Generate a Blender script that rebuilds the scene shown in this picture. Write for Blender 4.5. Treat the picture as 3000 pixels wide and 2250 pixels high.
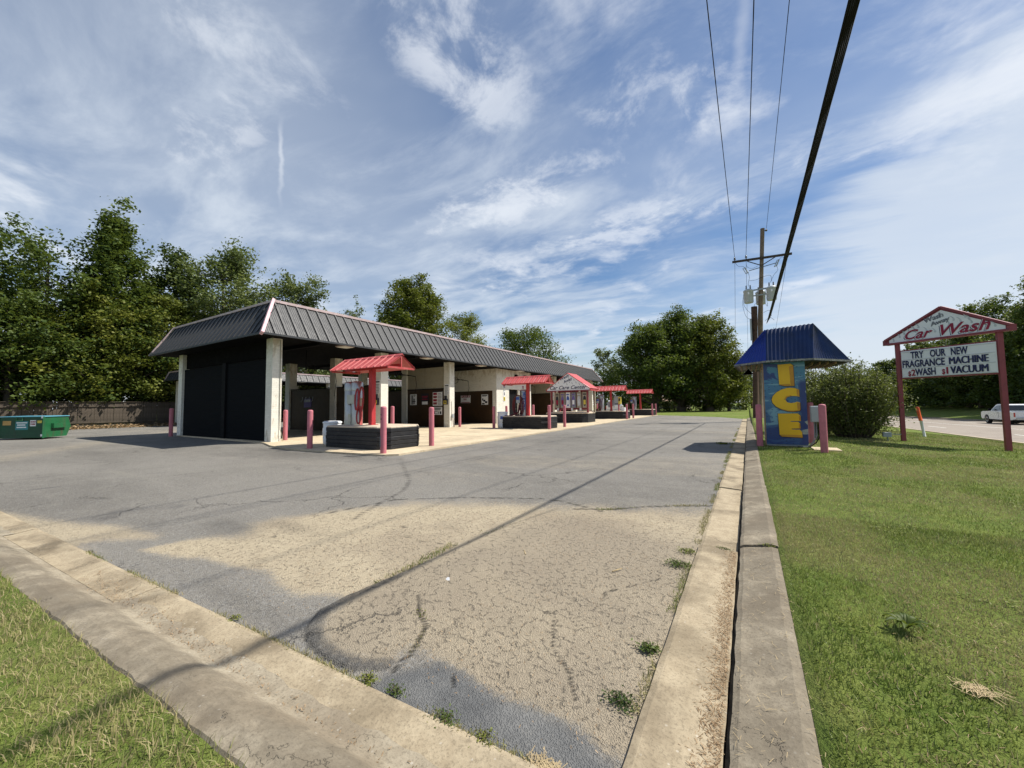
import bpy, math, random
import numpy as np
from math import sin, cos, pi, radians, sqrt, atan2
from mathutils import Vector, Matrix
random.seed(7); rng = np.random.default_rng(11)
for o in list(bpy.data.objects): bpy.data.objects.remove(o)
S = bpy.context.scene
COL = S.collection

# ------------------------------------------------------------------ camera, light, sky
EYE = 1.3
yaw = math.atan(690 / 1140); pit = radians(3.2); rol = radians(0.7)
fw = Vector((-sin(yaw) * cos(pit), cos(yaw) * cos(pit), sin(pit)))
r0 = Vector((cos(yaw), sin(yaw), 0)); u0 = r0.cross(fw)
rt = r0 * cos(rol) - u0 * sin(rol); up = u0 * cos(rol) + r0 * sin(rol)
cam = bpy.data.cameras.new('camera'); co = bpy.data.objects.new('camera', cam); COL.objects.link(co)
M = Matrix((rt, up, -fw)).transposed().to_4x4(); M.translation = (0, 0, EYE)
co.matrix_world = M
cam.sensor_width = 36; cam.lens = 36 * 1140 / 3000; cam.clip_start = 0.05; cam.clip_end = 4000
S.camera = co
SUNV = Vector((0.56, 0.47, 1.0)).normalized()
sun = bpy.data.lights.new('sun', 'SUN'); sun.energy = 5.0; sun.angle = radians(0.55); sun.color = (1, 0.94, 0.84)
so = bpy.data.objects.new('sun', sun); COL.objects.link(so)
so.rotation_euler = (-SUNV).to_track_quat('-Z', 'Y').to_euler()
S.view_settings.view_transform = 'Standard'; S.view_settings.look = 'None'
S.view_settings.exposure = 0.48; S.view_settings.gamma = 1.0; S.view_settings.use_curve_mapping = False
try:
    S.cycles.max_bounces = 6; S.cycles.transparent_max_bounces = 6
except Exception: pass


class NT:
    """small wrapper to write node trees compactly"""
    def __init__(s, t): s.t = t; t.nodes.clear()
    def n(s, typ, **k):
        nd = s.t.nodes.new(typ)
        for a, b in k.items():
            if a.startswith('i_'):
                key = a[2:]
                key = int(key) if key.isdigit() else key.replace('_', ' ')
                s.set(nd.inputs[key], b)
            else: setattr(nd, a, b)
        return nd
    def set(s, sock, v):
        if isinstance(v, bpy.types.NodeSocket): s.t.links.new(v, sock)
        else: sock.default_value = v
    def math(s, op, a, b=None, c=None, clamp=False):
        nd = s.t.nodes.new('ShaderNodeMath'); nd.operation = op; nd.use_clamp = clamp
        s.set(nd.inputs[0], a)
        if b is not None: s.set(nd.inputs[1], b)
        if c is not None: s.set(nd.inputs[2], c)
        return nd.outputs[0]
    def mix(s, f, a, b, typ='MIX'):
        nd = s.t.nodes.new('ShaderNodeMix'); nd.data_type = 'RGBA'; nd.blend_type = typ
        s.set(nd.inputs[0], f)
        for k, v in ((6, a), (7, b)):
            if isinstance(v, tuple) and len(v) == 3: v = (*v, 1)
            s.set(nd.inputs[k], v)
        return nd.outputs[2]
    def noise(s, vec, scale, detail=4, rough=.55, dist=0, out=0):
        nd = s.t.nodes.new('ShaderNodeTexNoise'); nd.inputs['Scale'].default_value = scale
        nd.inputs['Detail'].default_value = detail; nd.inputs['Roughness'].default_value = rough
        nd.inputs['Distortion'].default_value = dist
        if vec is not None: s.t.links.new(vec, nd.inputs['Vector'])
        return nd.outputs[out]
    def ramp(s, f, a, b, lo=0., hi=1.):
        nd = s.t.nodes.new('ShaderNodeMapRange'); nd.interpolation_type = 'SMOOTHSTEP'
        s.set(nd.inputs[0], f); s.set(nd.inputs[1], a); s.set(nd.inputs[2], b); s.set(nd.inputs[3], lo); s.set(nd.inputs[4], hi)
        return nd.outputs[0]
    def mapping(s, vec, scale=(1, 1, 1), rot=(0, 0, 0), loc=(0, 0, 0)):
        nd = s.t.nodes.new('ShaderNodeMapping'); s.t.links.new(vec, nd.inputs[0])
        nd.inputs['Scale'].default_value = scale; nd.inputs['Rotation'].default_value = rot; nd.inputs['Location'].default_value = loc
        return nd.outputs[0]


def build_sky():
    w = bpy.data.worlds.new('World'); S.world = w; w.use_nodes = True
    t = NT(w.node_tree)
    out = t.n('ShaderNodeOutputWorld'); bg = t.n('ShaderNodeBackground')
    t.t.links.new(bg.outputs[0], out.inputs[0])
    sky = t.n('ShaderNodeTexSky', sky_type='NISHITA', sun_disc=False)
    sky.sun_elevation = math.asin(SUNV.z); sky.sun_rotation = math.atan2(SUNV.x, SUNV.y)
    sky.air_density = 1.0; sky.dust_density = 0.3; sky.ozone_density = 1.0
    tc = t.n('ShaderNodeTexCoord').outputs['Generated']
    sp = t.n('ShaderNodeSeparateXYZ', i_0=tc)
    zc = t.math('MAXIMUM', sp.outputs[2], 0.0)
    zz = t.math('ADD', zc, 0.10)
    px = t.math('DIVIDE', sp.outputs[0], zz); py = t.math('DIVIDE', sp.outputs[1], zz)
    pv = t.n('ShaderNodeCombineXYZ', i_0=px, i_1=py).outputs[0]
    wv = t.noise(pv, 0.7, 3, .5, 0, 1)
    warp = t.n('ShaderNodeVectorMath', operation='MULTIPLY_ADD')
    t.t.links.new(wv, warp.inputs[0]); warp.inputs[1].default_value = (.42, .42, 0); t.t.links.new(pv, warp.inputs[2])
    wp = warp.outputs[0]
    # broad veil of high cloud
    veil = t.noise(t.mapping(wp, (.55, 1.0, 1), (0, 0, .5)), 0.8, 5, .52, .3)
    veil = t.ramp(veil, .30, .68)
    # fine fibrous streaks
    st = t.noise(t.mapping(wp, (.9, 2.0, 1), (0, 0, .95)), 1.5, 10, .66, .25)
    st = t.ramp(st, .46, .80)
    # curdled puffs
    pf = t.noise(t.mapping(wp, (1.1, 1.1, 1)), 1.7, 9, .58, .2)
    pk = t.noise(t.mapping(pv, (1, 1, 1), loc=(3.1, 1.7, 0)), .6, 3, .5)
    pf = t.math('MULTIPLY', t.ramp(pf, .50, .66), t.ramp(pk, .44, .58))
    # a few distinct patches of curdled cloud, placed in the cloud deck
    pm = None
    for (cx, cy, rx, ry_, k) in ((-.58, .70, .13, .26, 1.), (-1.38, .50, .26, .11, .7), (-.80, 1.30, .42, .16, .95), (-.50, 1.75, .45, .16, .9), (-.27, 1.04, .14, .12, .7), (-.13, 1.18, .16, .14, .8), (-1.0, .42, .10, .22, .7), (.35, 1.6, .35, .10, .6), (-1.1, 1.9, .6, .3, .6)):
        q = t.math('ADD', t.math('POWER', t.math('DIVIDE', t.math('SUBTRACT', px, cx), rx), 2.), t.math('POWER', t.math('DIVIDE', t.math('SUBTRACT', py, cy), ry_), 2.))
        m_ = t.ramp(q, 0., 2.6, k, 0.); pm = m_ if pm is None else t.math('MAXIMUM', pm, m_)
    pn = t.noise(t.mapping(wp, (1.3, 1.3, 1), (0, 0, .6)), 3.6, 9, .64, .25)
    pp = t.math('MULTIPLY', t.ramp(t.math('ADD', pn, t.math('MULTIPLY', pm, .16)), .56, .76), pm)
    # broad banks of altostratus, by direction
    def bank(d, a, b):
        v = Vector(d).normalized()
        dt = t.n('ShaderNodeVectorMath', operation='DOT_PRODUCT'); t.t.links.new(tc, dt.inputs[0]); dt.inputs[1].default_value = v
        return t.ramp(dt.outputs['Value'], a, b)
    b1 = bank((.60, 1, .16), .86, .985)
    b2 = bank((-1.0, .35, .30), .80, .99)
    b3 = bank((-.62, 1, .42), .93, .995)
    low = t.ramp(zc, .0, .50, 1., 0.)
    det = t.noise(t.mapping(wp, (.7, 1.5, 1), (0, 0, .3)), 1.6, 8, .58, .3)
    bk = t.math('ADD', t.math('MULTIPLY', b1, .42), t.math('ADD', t.math('MULTIPLY', b2, .10), t.math('MULTIPLY', b3, .14)))
    bk = t.ramp(t.math('ADD', det, t.math('ADD', bk, t.math('MULTIPLY', low, .14))), .56, .86)
    # two contrails (straight lines in the plane of the cloud deck)
    def trail(x0, y0, x1, y1, w_, k):
        L = sqrt((x1 - x0) ** 2 + (y1 - y0) ** 2); ux, uy = (x1 - x0) / L, (y1 - y0) / L
        wob = t.math('MULTIPLY', t.math('SUBTRACT', t.noise(pv, 5, 4), .5), .05)
        u = t.math('ADD', t.math('MULTIPLY', t.math('SUBTRACT', px, x0), ux), t.math('MULTIPLY', t.math('SUBTRACT', py, y0), uy))
        v = t.math('ADD', wob, t.math('SUBTRACT', t.math('MULTIPLY', t.math('SUBTRACT', py, y0), ux), t.math('MULTIPLY', t.math('SUBTRACT', px, x0), uy)))
        a = t.ramp(t.math('ABSOLUTE', v), 0., w_, 1., 0.)
        b = t.math('MULTIPLY', t.ramp(u, -.05, .12), t.ramp(u, L - .4, L, 1., 0.))
        return t.math('MULTIPLY', t.math('MULTIPLY', a, b), k)
    tr = t.math('ADD', trail(TR1[0], TR1[1], TR1[2], TR1[3], .011, .42), trail(TR2[0], TR2[1], TR2[2], TR2[3], .022, .20))
    base = sky.outputs[0]
    hs = t.n('ShaderNodeHueSaturation', i_Hue=.503, i_Saturation=1.22, i_Value=1.06); t.t.links.new(base, hs.inputs['Color'])
    c = t.mix(t.ramp(zc, 0., .22, .62, 0.), hs.outputs[0], (6.6, 7.3, 8.0))
    c = t.mix(t.math('MULTIPLY', veil, .46), c, CLOUD)
    c = t.mix(t.math('MULTIPLY', st, .55), c, CLOUD)
    c = t.mix(t.math('MULTIPLY', bk, .74), c, CLOUD)
    c = t.mix(t.math('MULTIPLY', pf, .66), c, CLOUD2)
    c = t.mix(t.math('MULTIPLY', pp, .62), c, CLOUD2)
    c = t.mix(tr, c, CLOUD2)
    t.t.links.new(c, bg.inputs[0]); bg.inputs[1].default_value = 0.074
CLOUD = (7.0, 7.7, 8.6); CLOUD2 = (8.8, 9.2, 9.8)
TR1 = (-1.15, .60, -1.62, .85); TR2 = (.028, .88, .006, 1.42)
build_sky()


# ------------------------------------------------------------------ helpers
def wloc(o):
    v = Vector((0, 0, 0))
    while o is not None: v += o.location; o = o.parent
    return v

def tag(o, label=None, cat=None, group=None, kind=None):
    if label: o['label'] = label
    if cat: o['category'] = cat
    if group: o['group'] = group
    if kind: o['kind'] = kind
    return o

def empty(name, loc, label, cat, group=None, rz=0):
    o = bpy.data.objects.new(name, None); o.empty_display_size = .2; COL.objects.link(o)
    o.location = loc; o.rotation_euler = (0, 0, rz)
    return tag(o, label, cat, group)

def copy_tree(o, parent=None):
    c = o.copy(); COL.objects.link(c); c.parent = parent
    for ch in [x for x in bpy.data.objects if x.parent == o]: copy_tree(ch, c)
    return c

class MB:
    """collects shapes (world coordinates) and links them as one mesh object"""
    def __init__(s): s.v = []; s.f = []; s.sm = []
    def add(s, vs, fs, smooth=False):
        b = len(s.v); s.v += [tuple(p) for p in vs]
        for f in fs: s.f.append([b + i for i in f]); s.sm.append(smooth)
        return s
    def box(s, x0, x1, y0, y1, z0, z1, bev=0):
        if bev:
            b = bev
            pts = [(x0 + b, y0), (x1 - b, y0), (x1, y0 + b), (x1, y1 - b), (x1 - b, y1), (x0 + b, y1), (x0, y1 - b), (x0, y0 + b)]
            ins = [(x0 + 2 * b, y0 + b), (x1 - 2 * b, y0 + b), (x1 - b, y0 + 2 * b), (x1 - b, y1 - 2 * b), (x1 - 2 * b, y1 - b), (x0 + 2 * b, y1 - b), (x0 + b, y1 - 2 * b), (x0 + b, y0 + 2 * b)]
            return s.rings([[(x, y, z0) for x, y in pts], [(x, y, z1 - b) for x, y in pts], [(x, y, z1) for x, y in ins]], cap=True)
        vs = [(x, y, z) for z in (z0, z1) for y in (y0, y1) for x in (x0, x1)]
        return s.add(vs, [(0, 2, 3, 1), (4, 5, 7, 6), (0, 1, 5, 4), (2, 6, 7, 3), (0, 4, 6, 2), (1, 3, 7, 5)])
    def rings(s, R, cap=True, smooth=False, closed=True):
        n = len(R[0]); vs = [p for r in R for p in r]; fs = []
        for k in range(len(R) - 1):
            for i in range(n if closed else n - 1):
                j = (i + 1) % n
                fs.append((k * n + i, k * n + j, (k + 1) * n + j, (k + 1) * n + i))
        s.add(vs, fs, smooth)
        if cap:
            s.add(R[0], [tuple(range(n))[::-1]]); s.add(R[-1], [tuple(range(n))])
        return s
    def prism(s, pts, z0, z1):
        return s.rings([[(x, y, z0) for x, y in pts], [(x, y, z1) for x, y in pts]])
    def extr(s, pts, vec):
        """planar polygon (3D points) extruded by a vector"""
        v = Vector(vec); return s.rings([[tuple(Vector(p)) for p in pts], [tuple(Vector(p) + v) for p in pts]])
    def beam(s, a, b, w, h=None, upv=(0, 0, 1)):
        h = h or w; a = Vector(a); b = Vector(b); d = (b - a).normalized()
        u = Vector(upv)
        if abs(d.dot(u)) > .99: u = Vector((0, 1, 0))
        sx = d.cross(u).normalized(); sy = sx.cross(d)
        q = lambda p: [tuple(p + sx * i * w / 2 + sy * j * h / 2) for i, j in ((-1, -1), (1, -1), (1, 1), (-1, 1))]
        return s.rings([q(a), q(b)])
    def tube(s, path, r, seg=8, smooth=True):
        P = [Vector(p) for p in path]; n = len(P)
        rs = r if isinstance(r, (list, tuple)) else [r] * n
        R = []; ref = None
        for i, p in enumerate(P):
            d = (P[min(i + 1, n - 1)] - P[max(i - 1, 0)])
            d = d.normalized() if d.length > 1e-9 else Vector((0, 0, 1))
            if ref is None: ref = Vector((0, 0, 1)) if abs(d.z) < .9 else Vector((1, 0, 0))
            a = d.cross(ref)
            if a.length < 1e-4: a = d.cross(Vector((0, 1, .3)))
            a.normalize(); b = d.cross(a).normalized(); ref = b.cross(d)
            R.append([tuple(p + (a * cos(2 * pi * k / seg) + b * sin(2 * pi * k / seg)) * rs[i]) for k in range(seg)])
        return s.rings(R, True, smooth)
    def lathe(s, cx, cy, prof, seg=20, smooth=True, sx=1, sy=1):
        R = [[(cx + r * sx * cos(2 * pi * k / seg), cy + r * sy * sin(2 * pi * k / seg), z) for k in range(seg)] for r, z in prof]
        return s.rings(R, True, smooth)
    def quad(s, a, b, c, d): return s.add([a, b, c, d], [(0, 1, 2, 3)])
    def build(s, name, mat, parent=None, org=None, **tg):
        o0 = wloc(parent) if parent else (Vector(org) if org else Vector((0, 0, 0)))
        me = bpy.data.meshes.new(name)
        me.from_pydata([(p[0] - o0.x, p[1] - o0.y, p[2] - o0.z) for p in s.v], [], s.f)
        me.polygons.foreach_set('use_smooth', s.sm)
        me.materials.append(mat); me.update()
        o = bpy.data.objects.new(name, me); COL.objects.link(o)
        if parent: o.parent = parent
        else: o.location = o0
        if tg: tag(o, **tg)
        return o

def inst(name, me, loc, parent):
    o = bpy.data.objects.new(name, me); COL.objects.link(o); o.parent = parent
    o.location = Vector(loc) - wloc(parent); return o

MATS = {}
def mat(name, col, rough=.6, metal=0, var=.15, vs=3., bump=0., bs=40., spec=.4, dirt=None, ds=1.5, dk=.5, streak=False):
    if name in MATS: return MATS[name]
    m = bpy.data.materials.new(name); m.use_nodes = True; t = NT(m.node_tree)
    out = t.n('ShaderNodeOutputMaterial'); b = t.n('ShaderNodeBsdfPrincipled'); t.t.links.new(b.outputs[0], out.inputs[0])
    tc = t.n('ShaderNodeTexCoord').outputs['Object']
    nz = t.noise(tc, vs, 5, .6)
    c = t.mix(t.ramp(nz, .25, .75), tuple(x * (1 - var) for x in col), tuple(min(1, x * (1 + var)) for x in col))
    if dirt:
        dv = t.mapping(tc, (1, 1, .18)) if streak else tc
        d = t.noise(dv, ds * 2, 6, .65, .4)
        c = t.mix(t.math('MULTIPLY', t.ramp(d, .5, .72), dk), c, dirt)
    t.t.links.new(c, b.inputs['Base Color'])
    r = t.ramp(t.noise(tc, vs * 3, 4), .2, .8, max(0, rough - .08), min(1, rough + .1)); t.t.links.new(r, b.inputs['Roughness'])
    b.inputs['Metallic'].default_value = metal; b.inputs['Specular IOR Level'].default_value = spec
    if bump:
        bp = t.n('ShaderNodeBump', i_Strength=bump, i_Distance=.01); t.t.links.new(t.noise(tc, bs, 5, .65), bp.inputs['Height'])
        t.t.links.new(bp.outputs[0], b.inputs['Normal'])
    MATS[name] = m; return m

def brick_mat(name, col, mortar, rough=.7, bw=.21, bh=.072, bump=.5, dirt=None, dk=.6):
    m = bpy.data.materials.new(name); m.use_nodes = True; t = NT(m.node_tree)
    out = t.n('ShaderNodeOutputMaterial'); b = t.n('ShaderNodeBsdfPrincipled'); t.t.links.new(b.outputs[0], out.inputs[0])
    g = t.n('ShaderNodeNewGeometry'); sp = t.n('ShaderNodeSeparateXYZ', i_0=g.outputs['Position'])
    v = t.n('ShaderNodeCombineXYZ', i_0=t.math('ADD', sp.outputs[0], sp.outputs[1]), i_1=sp.outputs[2]).outputs[0]
    br = t.n('ShaderNodeTexBrick'); t.t.links.new(v, br.inputs['Vector'])
    br.inputs['Scale'].default_value = 1; br.inputs['Brick Width'].default_value = bw; br.inputs['Row Height'].default_value = bh
    br.inputs['Mortar Size'].default_value = .008; br.inputs['Mortar Smooth'].default_value = .3
    br.inputs['Color1'].default_value = (*col, 1); br.inputs['Color2'].default_value = (*[x * .86 for x in col], 1); br.inputs['Mortar'].default_value = (*mortar, 1)
    c = t.mix(t.ramp(t.noise(g.outputs['Position'], 1.3, 5), .3, .7), br.outputs[0], tuple(x * .8 for x in col))
    c = t.mix(.55, br.outputs[0], c)
    if dirt:
        d = t.noise(t.mapping(g.outputs['Position'], (2, 2, .8)), 3, 7, .7, .5)
        hi = t.ramp(sp.outputs[2], 2.9, 4.1, .0, .16)
        lo = t.ramp(sp.outputs[2], .05, .7, .10, .0)
        c = t.mix(t.math('MULTIPLY', t.ramp(t.math('ADD', d, t.math('ADD', hi, lo)), .56, .72), dk), c, dirt)
    t.t.links.new(c, b.inputs['Base Color']); b.inputs['Roughness'].default_value = rough
    b.inputs['Specular IOR Level'].default_value = .3 if col[0] > .1 else .06
    bp = t.n('ShaderNodeBump', i_Strength=bump, i_Distance=.006)
    h = t.math('ADD', t.math('MULTIPLY', br.outputs['Fac'], -1), t.math('MULTIPLY', t.noise(g.outputs['Position'], 60, 4), .35))
    t.t.links.new(h, bp.inputs['Height']); t.t.links.new(bp.outputs[0], b.inputs['Normal'])
    return m

def leaf_mat(name, c1, c2, trans=.35):
    m = bpy.data.materials.new(name); m.use_nodes = True; t = NT(m.node_tree)
    out = t.n('ShaderNodeOutputMaterial')
    at = t.n('ShaderNodeAttribute', attribute_name='var')
    c = t.mix(at.outputs['Fac'], c1, c2)
    d = t.n('ShaderNodeBsdfPrincipled', i_Roughness=.55); d.inputs['Specular IOR Level'].default_value = .22
    t.t.links.new(c, d.inputs['Base Color'])
    tr = t.n('ShaderNodeBsdfTranslucent'); t.t.links.new(t.mix(.5, c, (.16, .20, .02)), tr.inputs[0])
    mx = t.n('ShaderNodeMixShader', i_0=trans); t.t.links.new(d.outputs[0], mx.inputs[1]); t.t.links.new(tr.outputs[0], mx.inputs[2])
    t.t.links.new(mx.outputs[0], out.inputs[0]); return m

def np_mesh(name, V, F, mat_, var=None, parent=None, org=(0, 0, 0), k=4, smooth=False):
    me = bpy.data.meshes.new(name); V = np.asarray(V, np.float32) - np.array(org if not parent else wloc(parent), np.float32)
    F = np.asarray(F, np.int32)
    me.vertices.add(len(V)); me.vertices.foreach_set('co', V.ravel())
    me.loops.add(F.size); me.loops.foreach_set('vertex_index', F.ravel())
    me.polygons.add(len(F)); me.polygons.foreach_set('loop_start', np.arange(0, F.size, k, dtype=np.int32))
    try: me.polygons.foreach_set('loop_total', np.full(len(F), k, np.int32))
    except Exception: pass
    if smooth: me.polygons.foreach_set('use_smooth', np.ones(len(F), bool))
    if var is not None:
        for nm, a in (var.items() if isinstance(var, dict) else (('var', var),)):
            at = me.attributes.new(nm, 'FLOAT', 'POINT'); at.data.foreach_set('value', np.asarray(a, np.float32))
    me.materials.append(mat_); me.update(calc_edges=True)
    o = bpy.data.objects.new(name, me); COL.objects.link(o)
    if parent: o.parent = parent
    else: o.location = org
    return o

def vnoise(x, y, seed=0, oct=4, f=1.):
    """fractal value noise, 0..1"""
    x = np.asarray(x, float); y = np.asarray(y, float); tot = 0; amp = 1; s = 0
    def h(i, j, k): 
        n = (i * 374761393 + j * 668265263 + k * 974711) & 0xffffffff
        n = ((n ^ (n >> 13)) * 1274126177) & 0xffffffff
        return ((n ^ (n >> 16)) & 0xffff) / 65535.
    for k in range(oct):
        X = x * f; Y = y * f; i = np.floor(X).astype(np.int64); j = np.floor(Y).astype(np.int64)
        u = X - i; v = Y - j; u = u * u * (3 - 2 * u); v = v * v * (3 - 2 * v); sd = seed * 17 + k
        a = h(i, j, sd) * (1 - u) + h(i + 1, j, sd) * u; b = h(i, j + 1, sd) * (1 - u) + h(i + 1, j + 1, sd) * u
        tot = tot + amp * (a * (1 - v) + b * v); s += amp; amp *= .5; f *= 2.03
    return tot / s

def sstep(x, a, b): t = np.clip((x - a) / (b - a), 0, 1); return t * t * (3 - 2 * t)

def poly_sd(x, y, P):
    """signed distance to polygon, positive inside"""
    P = np.array(P, float); d = np.full(x.shape, 1e9); ins = np.zeros(x.shape, bool); n = len(P)
    for i in range(n):
        a, b = P[i], P[(i + 1) % n]; e = b - a; wx = x - a[0]; wy = y - a[1]
        t = np.clip((wx * e[0] + wy * e[1]) / (e @ e + 1e-12), 0, 1)
        d = np.minimum(d, np.hypot(wx - e[0] * t, wy - e[1] * t))
        if abs(b[1] - a[1]) > 1e-9:
            c = ((a[1] > y) != (b[1] > y)) & (x < (b[0] - a[0]) * (y - a[1]) / (b[1] - a[1]) + a[0]); ins ^= c
    return np.where(ins, d, -d)

def path_d(x, y, P):
    P = np.array(P, float); d = np.full(x.shape, 1e9)
    for a, b in zip(P[:-1], P[1:]):
        e = b - a; wx = x - a[0]; wy = y - a[1]; t = np.clip((wx * e[0] + wy * e[1]) / (e @ e), 0, 1)
        d = np.minimum(d, np.hypot(wx - e[0] * t, wy - e[1] * t))
    return d

def text_mesh(name, s, size, mt, origin, ux, uy, parent=None, ext=.004, bold=0., shear=0., width=None, align='LEFT', label=None, sx=1.):
    cu = bpy.data.curves.new(name, 'FONT'); cu.body = s; cu.size = size; cu.extrude = ext; cu.offset = bold; cu.shear = shear
    cu.align_x = align; cu.resolution_u = 3
    tmp = bpy.data.objects.new('tmp', cu); COL.objects.link(tmp)
    dg = bpy.context.evaluated_depsgraph_get(); dg.update()
    me = bpy.data.meshes.new_from_object(tmp.evaluated_get(dg)); bpy.data.objects.remove(tmp)
    if width:
        xs = [v.co.x for v in me.vertices]; sx = width / (max(xs) - min(xs)); x0 = min(xs)
    else: x0 = 0
    ux = Vector(ux).normalized(); uy = Vector(uy).normalized(); un = ux.cross(uy); o0 = Vector(origin)
    pl = wloc(parent) if parent else Vector((0, 0, 0))
    for v in me.vertices: v.co = o0 + ux * ((v.co.x - x0) * sx) + uy * v.co.y + un * v.co.z - pl
    me.materials.clear(); me.materials.append(mt); me.name = name
    o = bpy.data.objects.new(name, me); COL.objects.link(o)
    if parent: o.parent = parent
    return o

# ------------------------------------------------------------------ ground lines
def e_edge(x): return 1.30 + (x + .43) * .045          # south edge of the asphalt
def y_end(x): return np.interp(x, [-60, -9, -4.8, -2.2, -.43], [49, 47.3, 44.1, 41., 36.8])
def z_road(y): return -.20 - .0125 * y
def gz(x, y):
    """lawn height east of the kerb"""
    b = .10 + .16 * sstep(y, 20, 31) * (1 - sstep(x, 2, 6))
    t = np.clip((x - 1.5) / 7.65, 0, 1)
    return b + (z_road(y) + .05 - b) * t * t
def terrain(x, y):
    z = gz(x, y)
    z = np.where(x > 9.12, z_road(y) - .12, z)
    z = np.where(x > 21.9, z_road(y) + .12 + (np.clip(x - 21.9, 0, 9) / 9) * (1.30), z)
    z = np.where(x > 32, np.maximum(z, .4), z)
    lot = (x < .16)
    z = np.where(lot, -.06, z)
    z = np.where(lot & (y < e_edge(x) - .47), .098, z)
    f = sstep(y, y_end(np.minimum(x, -.43)) - .05, y_end(np.minimum(x, -.43)) + .9)
    z = np.where(lot, z * (1 - f) + f * .05, z)
    z = np.where(x < -42, .05, z)
    return z

def grid_mesh(name, xs, ys, zf, mt, keep=None, yf=None, attrs=None):
    X, Y = np.meshgrid(xs, ys)
    if yf is not None: Y = yf(X, Y)
    Z = zf(X, Y); nx, ny = len(xs), len(ys)
    V = np.stack([X, Y, Z], -1).reshape(-1, 3)
    i, j = np.meshgrid(np.arange(nx - 1), np.arange(ny - 1)); a = (j * nx + i).ravel()
    F = np.stack([a, a + 1, a + nx + 1, a + nx], -1)
    if keep is not None:
        c = V[F].mean(1); F = F[keep(c[:, 0], c[:, 1])]
    return np_mesh(name, V, F, mt, attrs(X.ravel(), Y.ravel()) if attrs else None, smooth=True)

# ---- materials of the ground
def grass_ground_mat():
    m = bpy.data.materials.new('lawn_soil'); m.use_nodes = True; t = NT(m.node_tree)
    out = t.n('ShaderNodeOutputMaterial'); b = t.n('ShaderNodeBsdfPrincipled', i_Roughness=.95); t.t.links.new(b.outputs[0], out.inputs[0])
    b.inputs['Specular IOR Level'].default_value = .1
    g = t.n('ShaderNodeNewGeometry').outputs['Position']
    n1 = t.noise(g, .35, 6, .6); n2 = t.noise(g, 5, 6, .7); n3 = t.noise(g, 45, 4, .7)
    c = t.mix(t.ramp(n2, .3, .7), (.095, .145, .028), (.175, .215, .050))
    c = t.mix(t.math('MULTIPLY', t.ramp(n1, .5, .68), .55), c, (.24, .22, .09))
    c = t.mix(t.math('MULTIPLY', t.ramp(n3, .5, .75), .4), c, (.05, .07, .015))
    t.t.links.new(c, b.inputs['Base Color'])
    bp = t.n('ShaderNodeBump', i_Strength=.8, i_Distance=.05); t.t.links.new(t.math('ADD', n2, n3), bp.inputs['Height']); t.t.links.new(bp.outputs[0], b.inputs['Normal'])
    return m
M_SOIL = grass_ground_mat()

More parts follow.
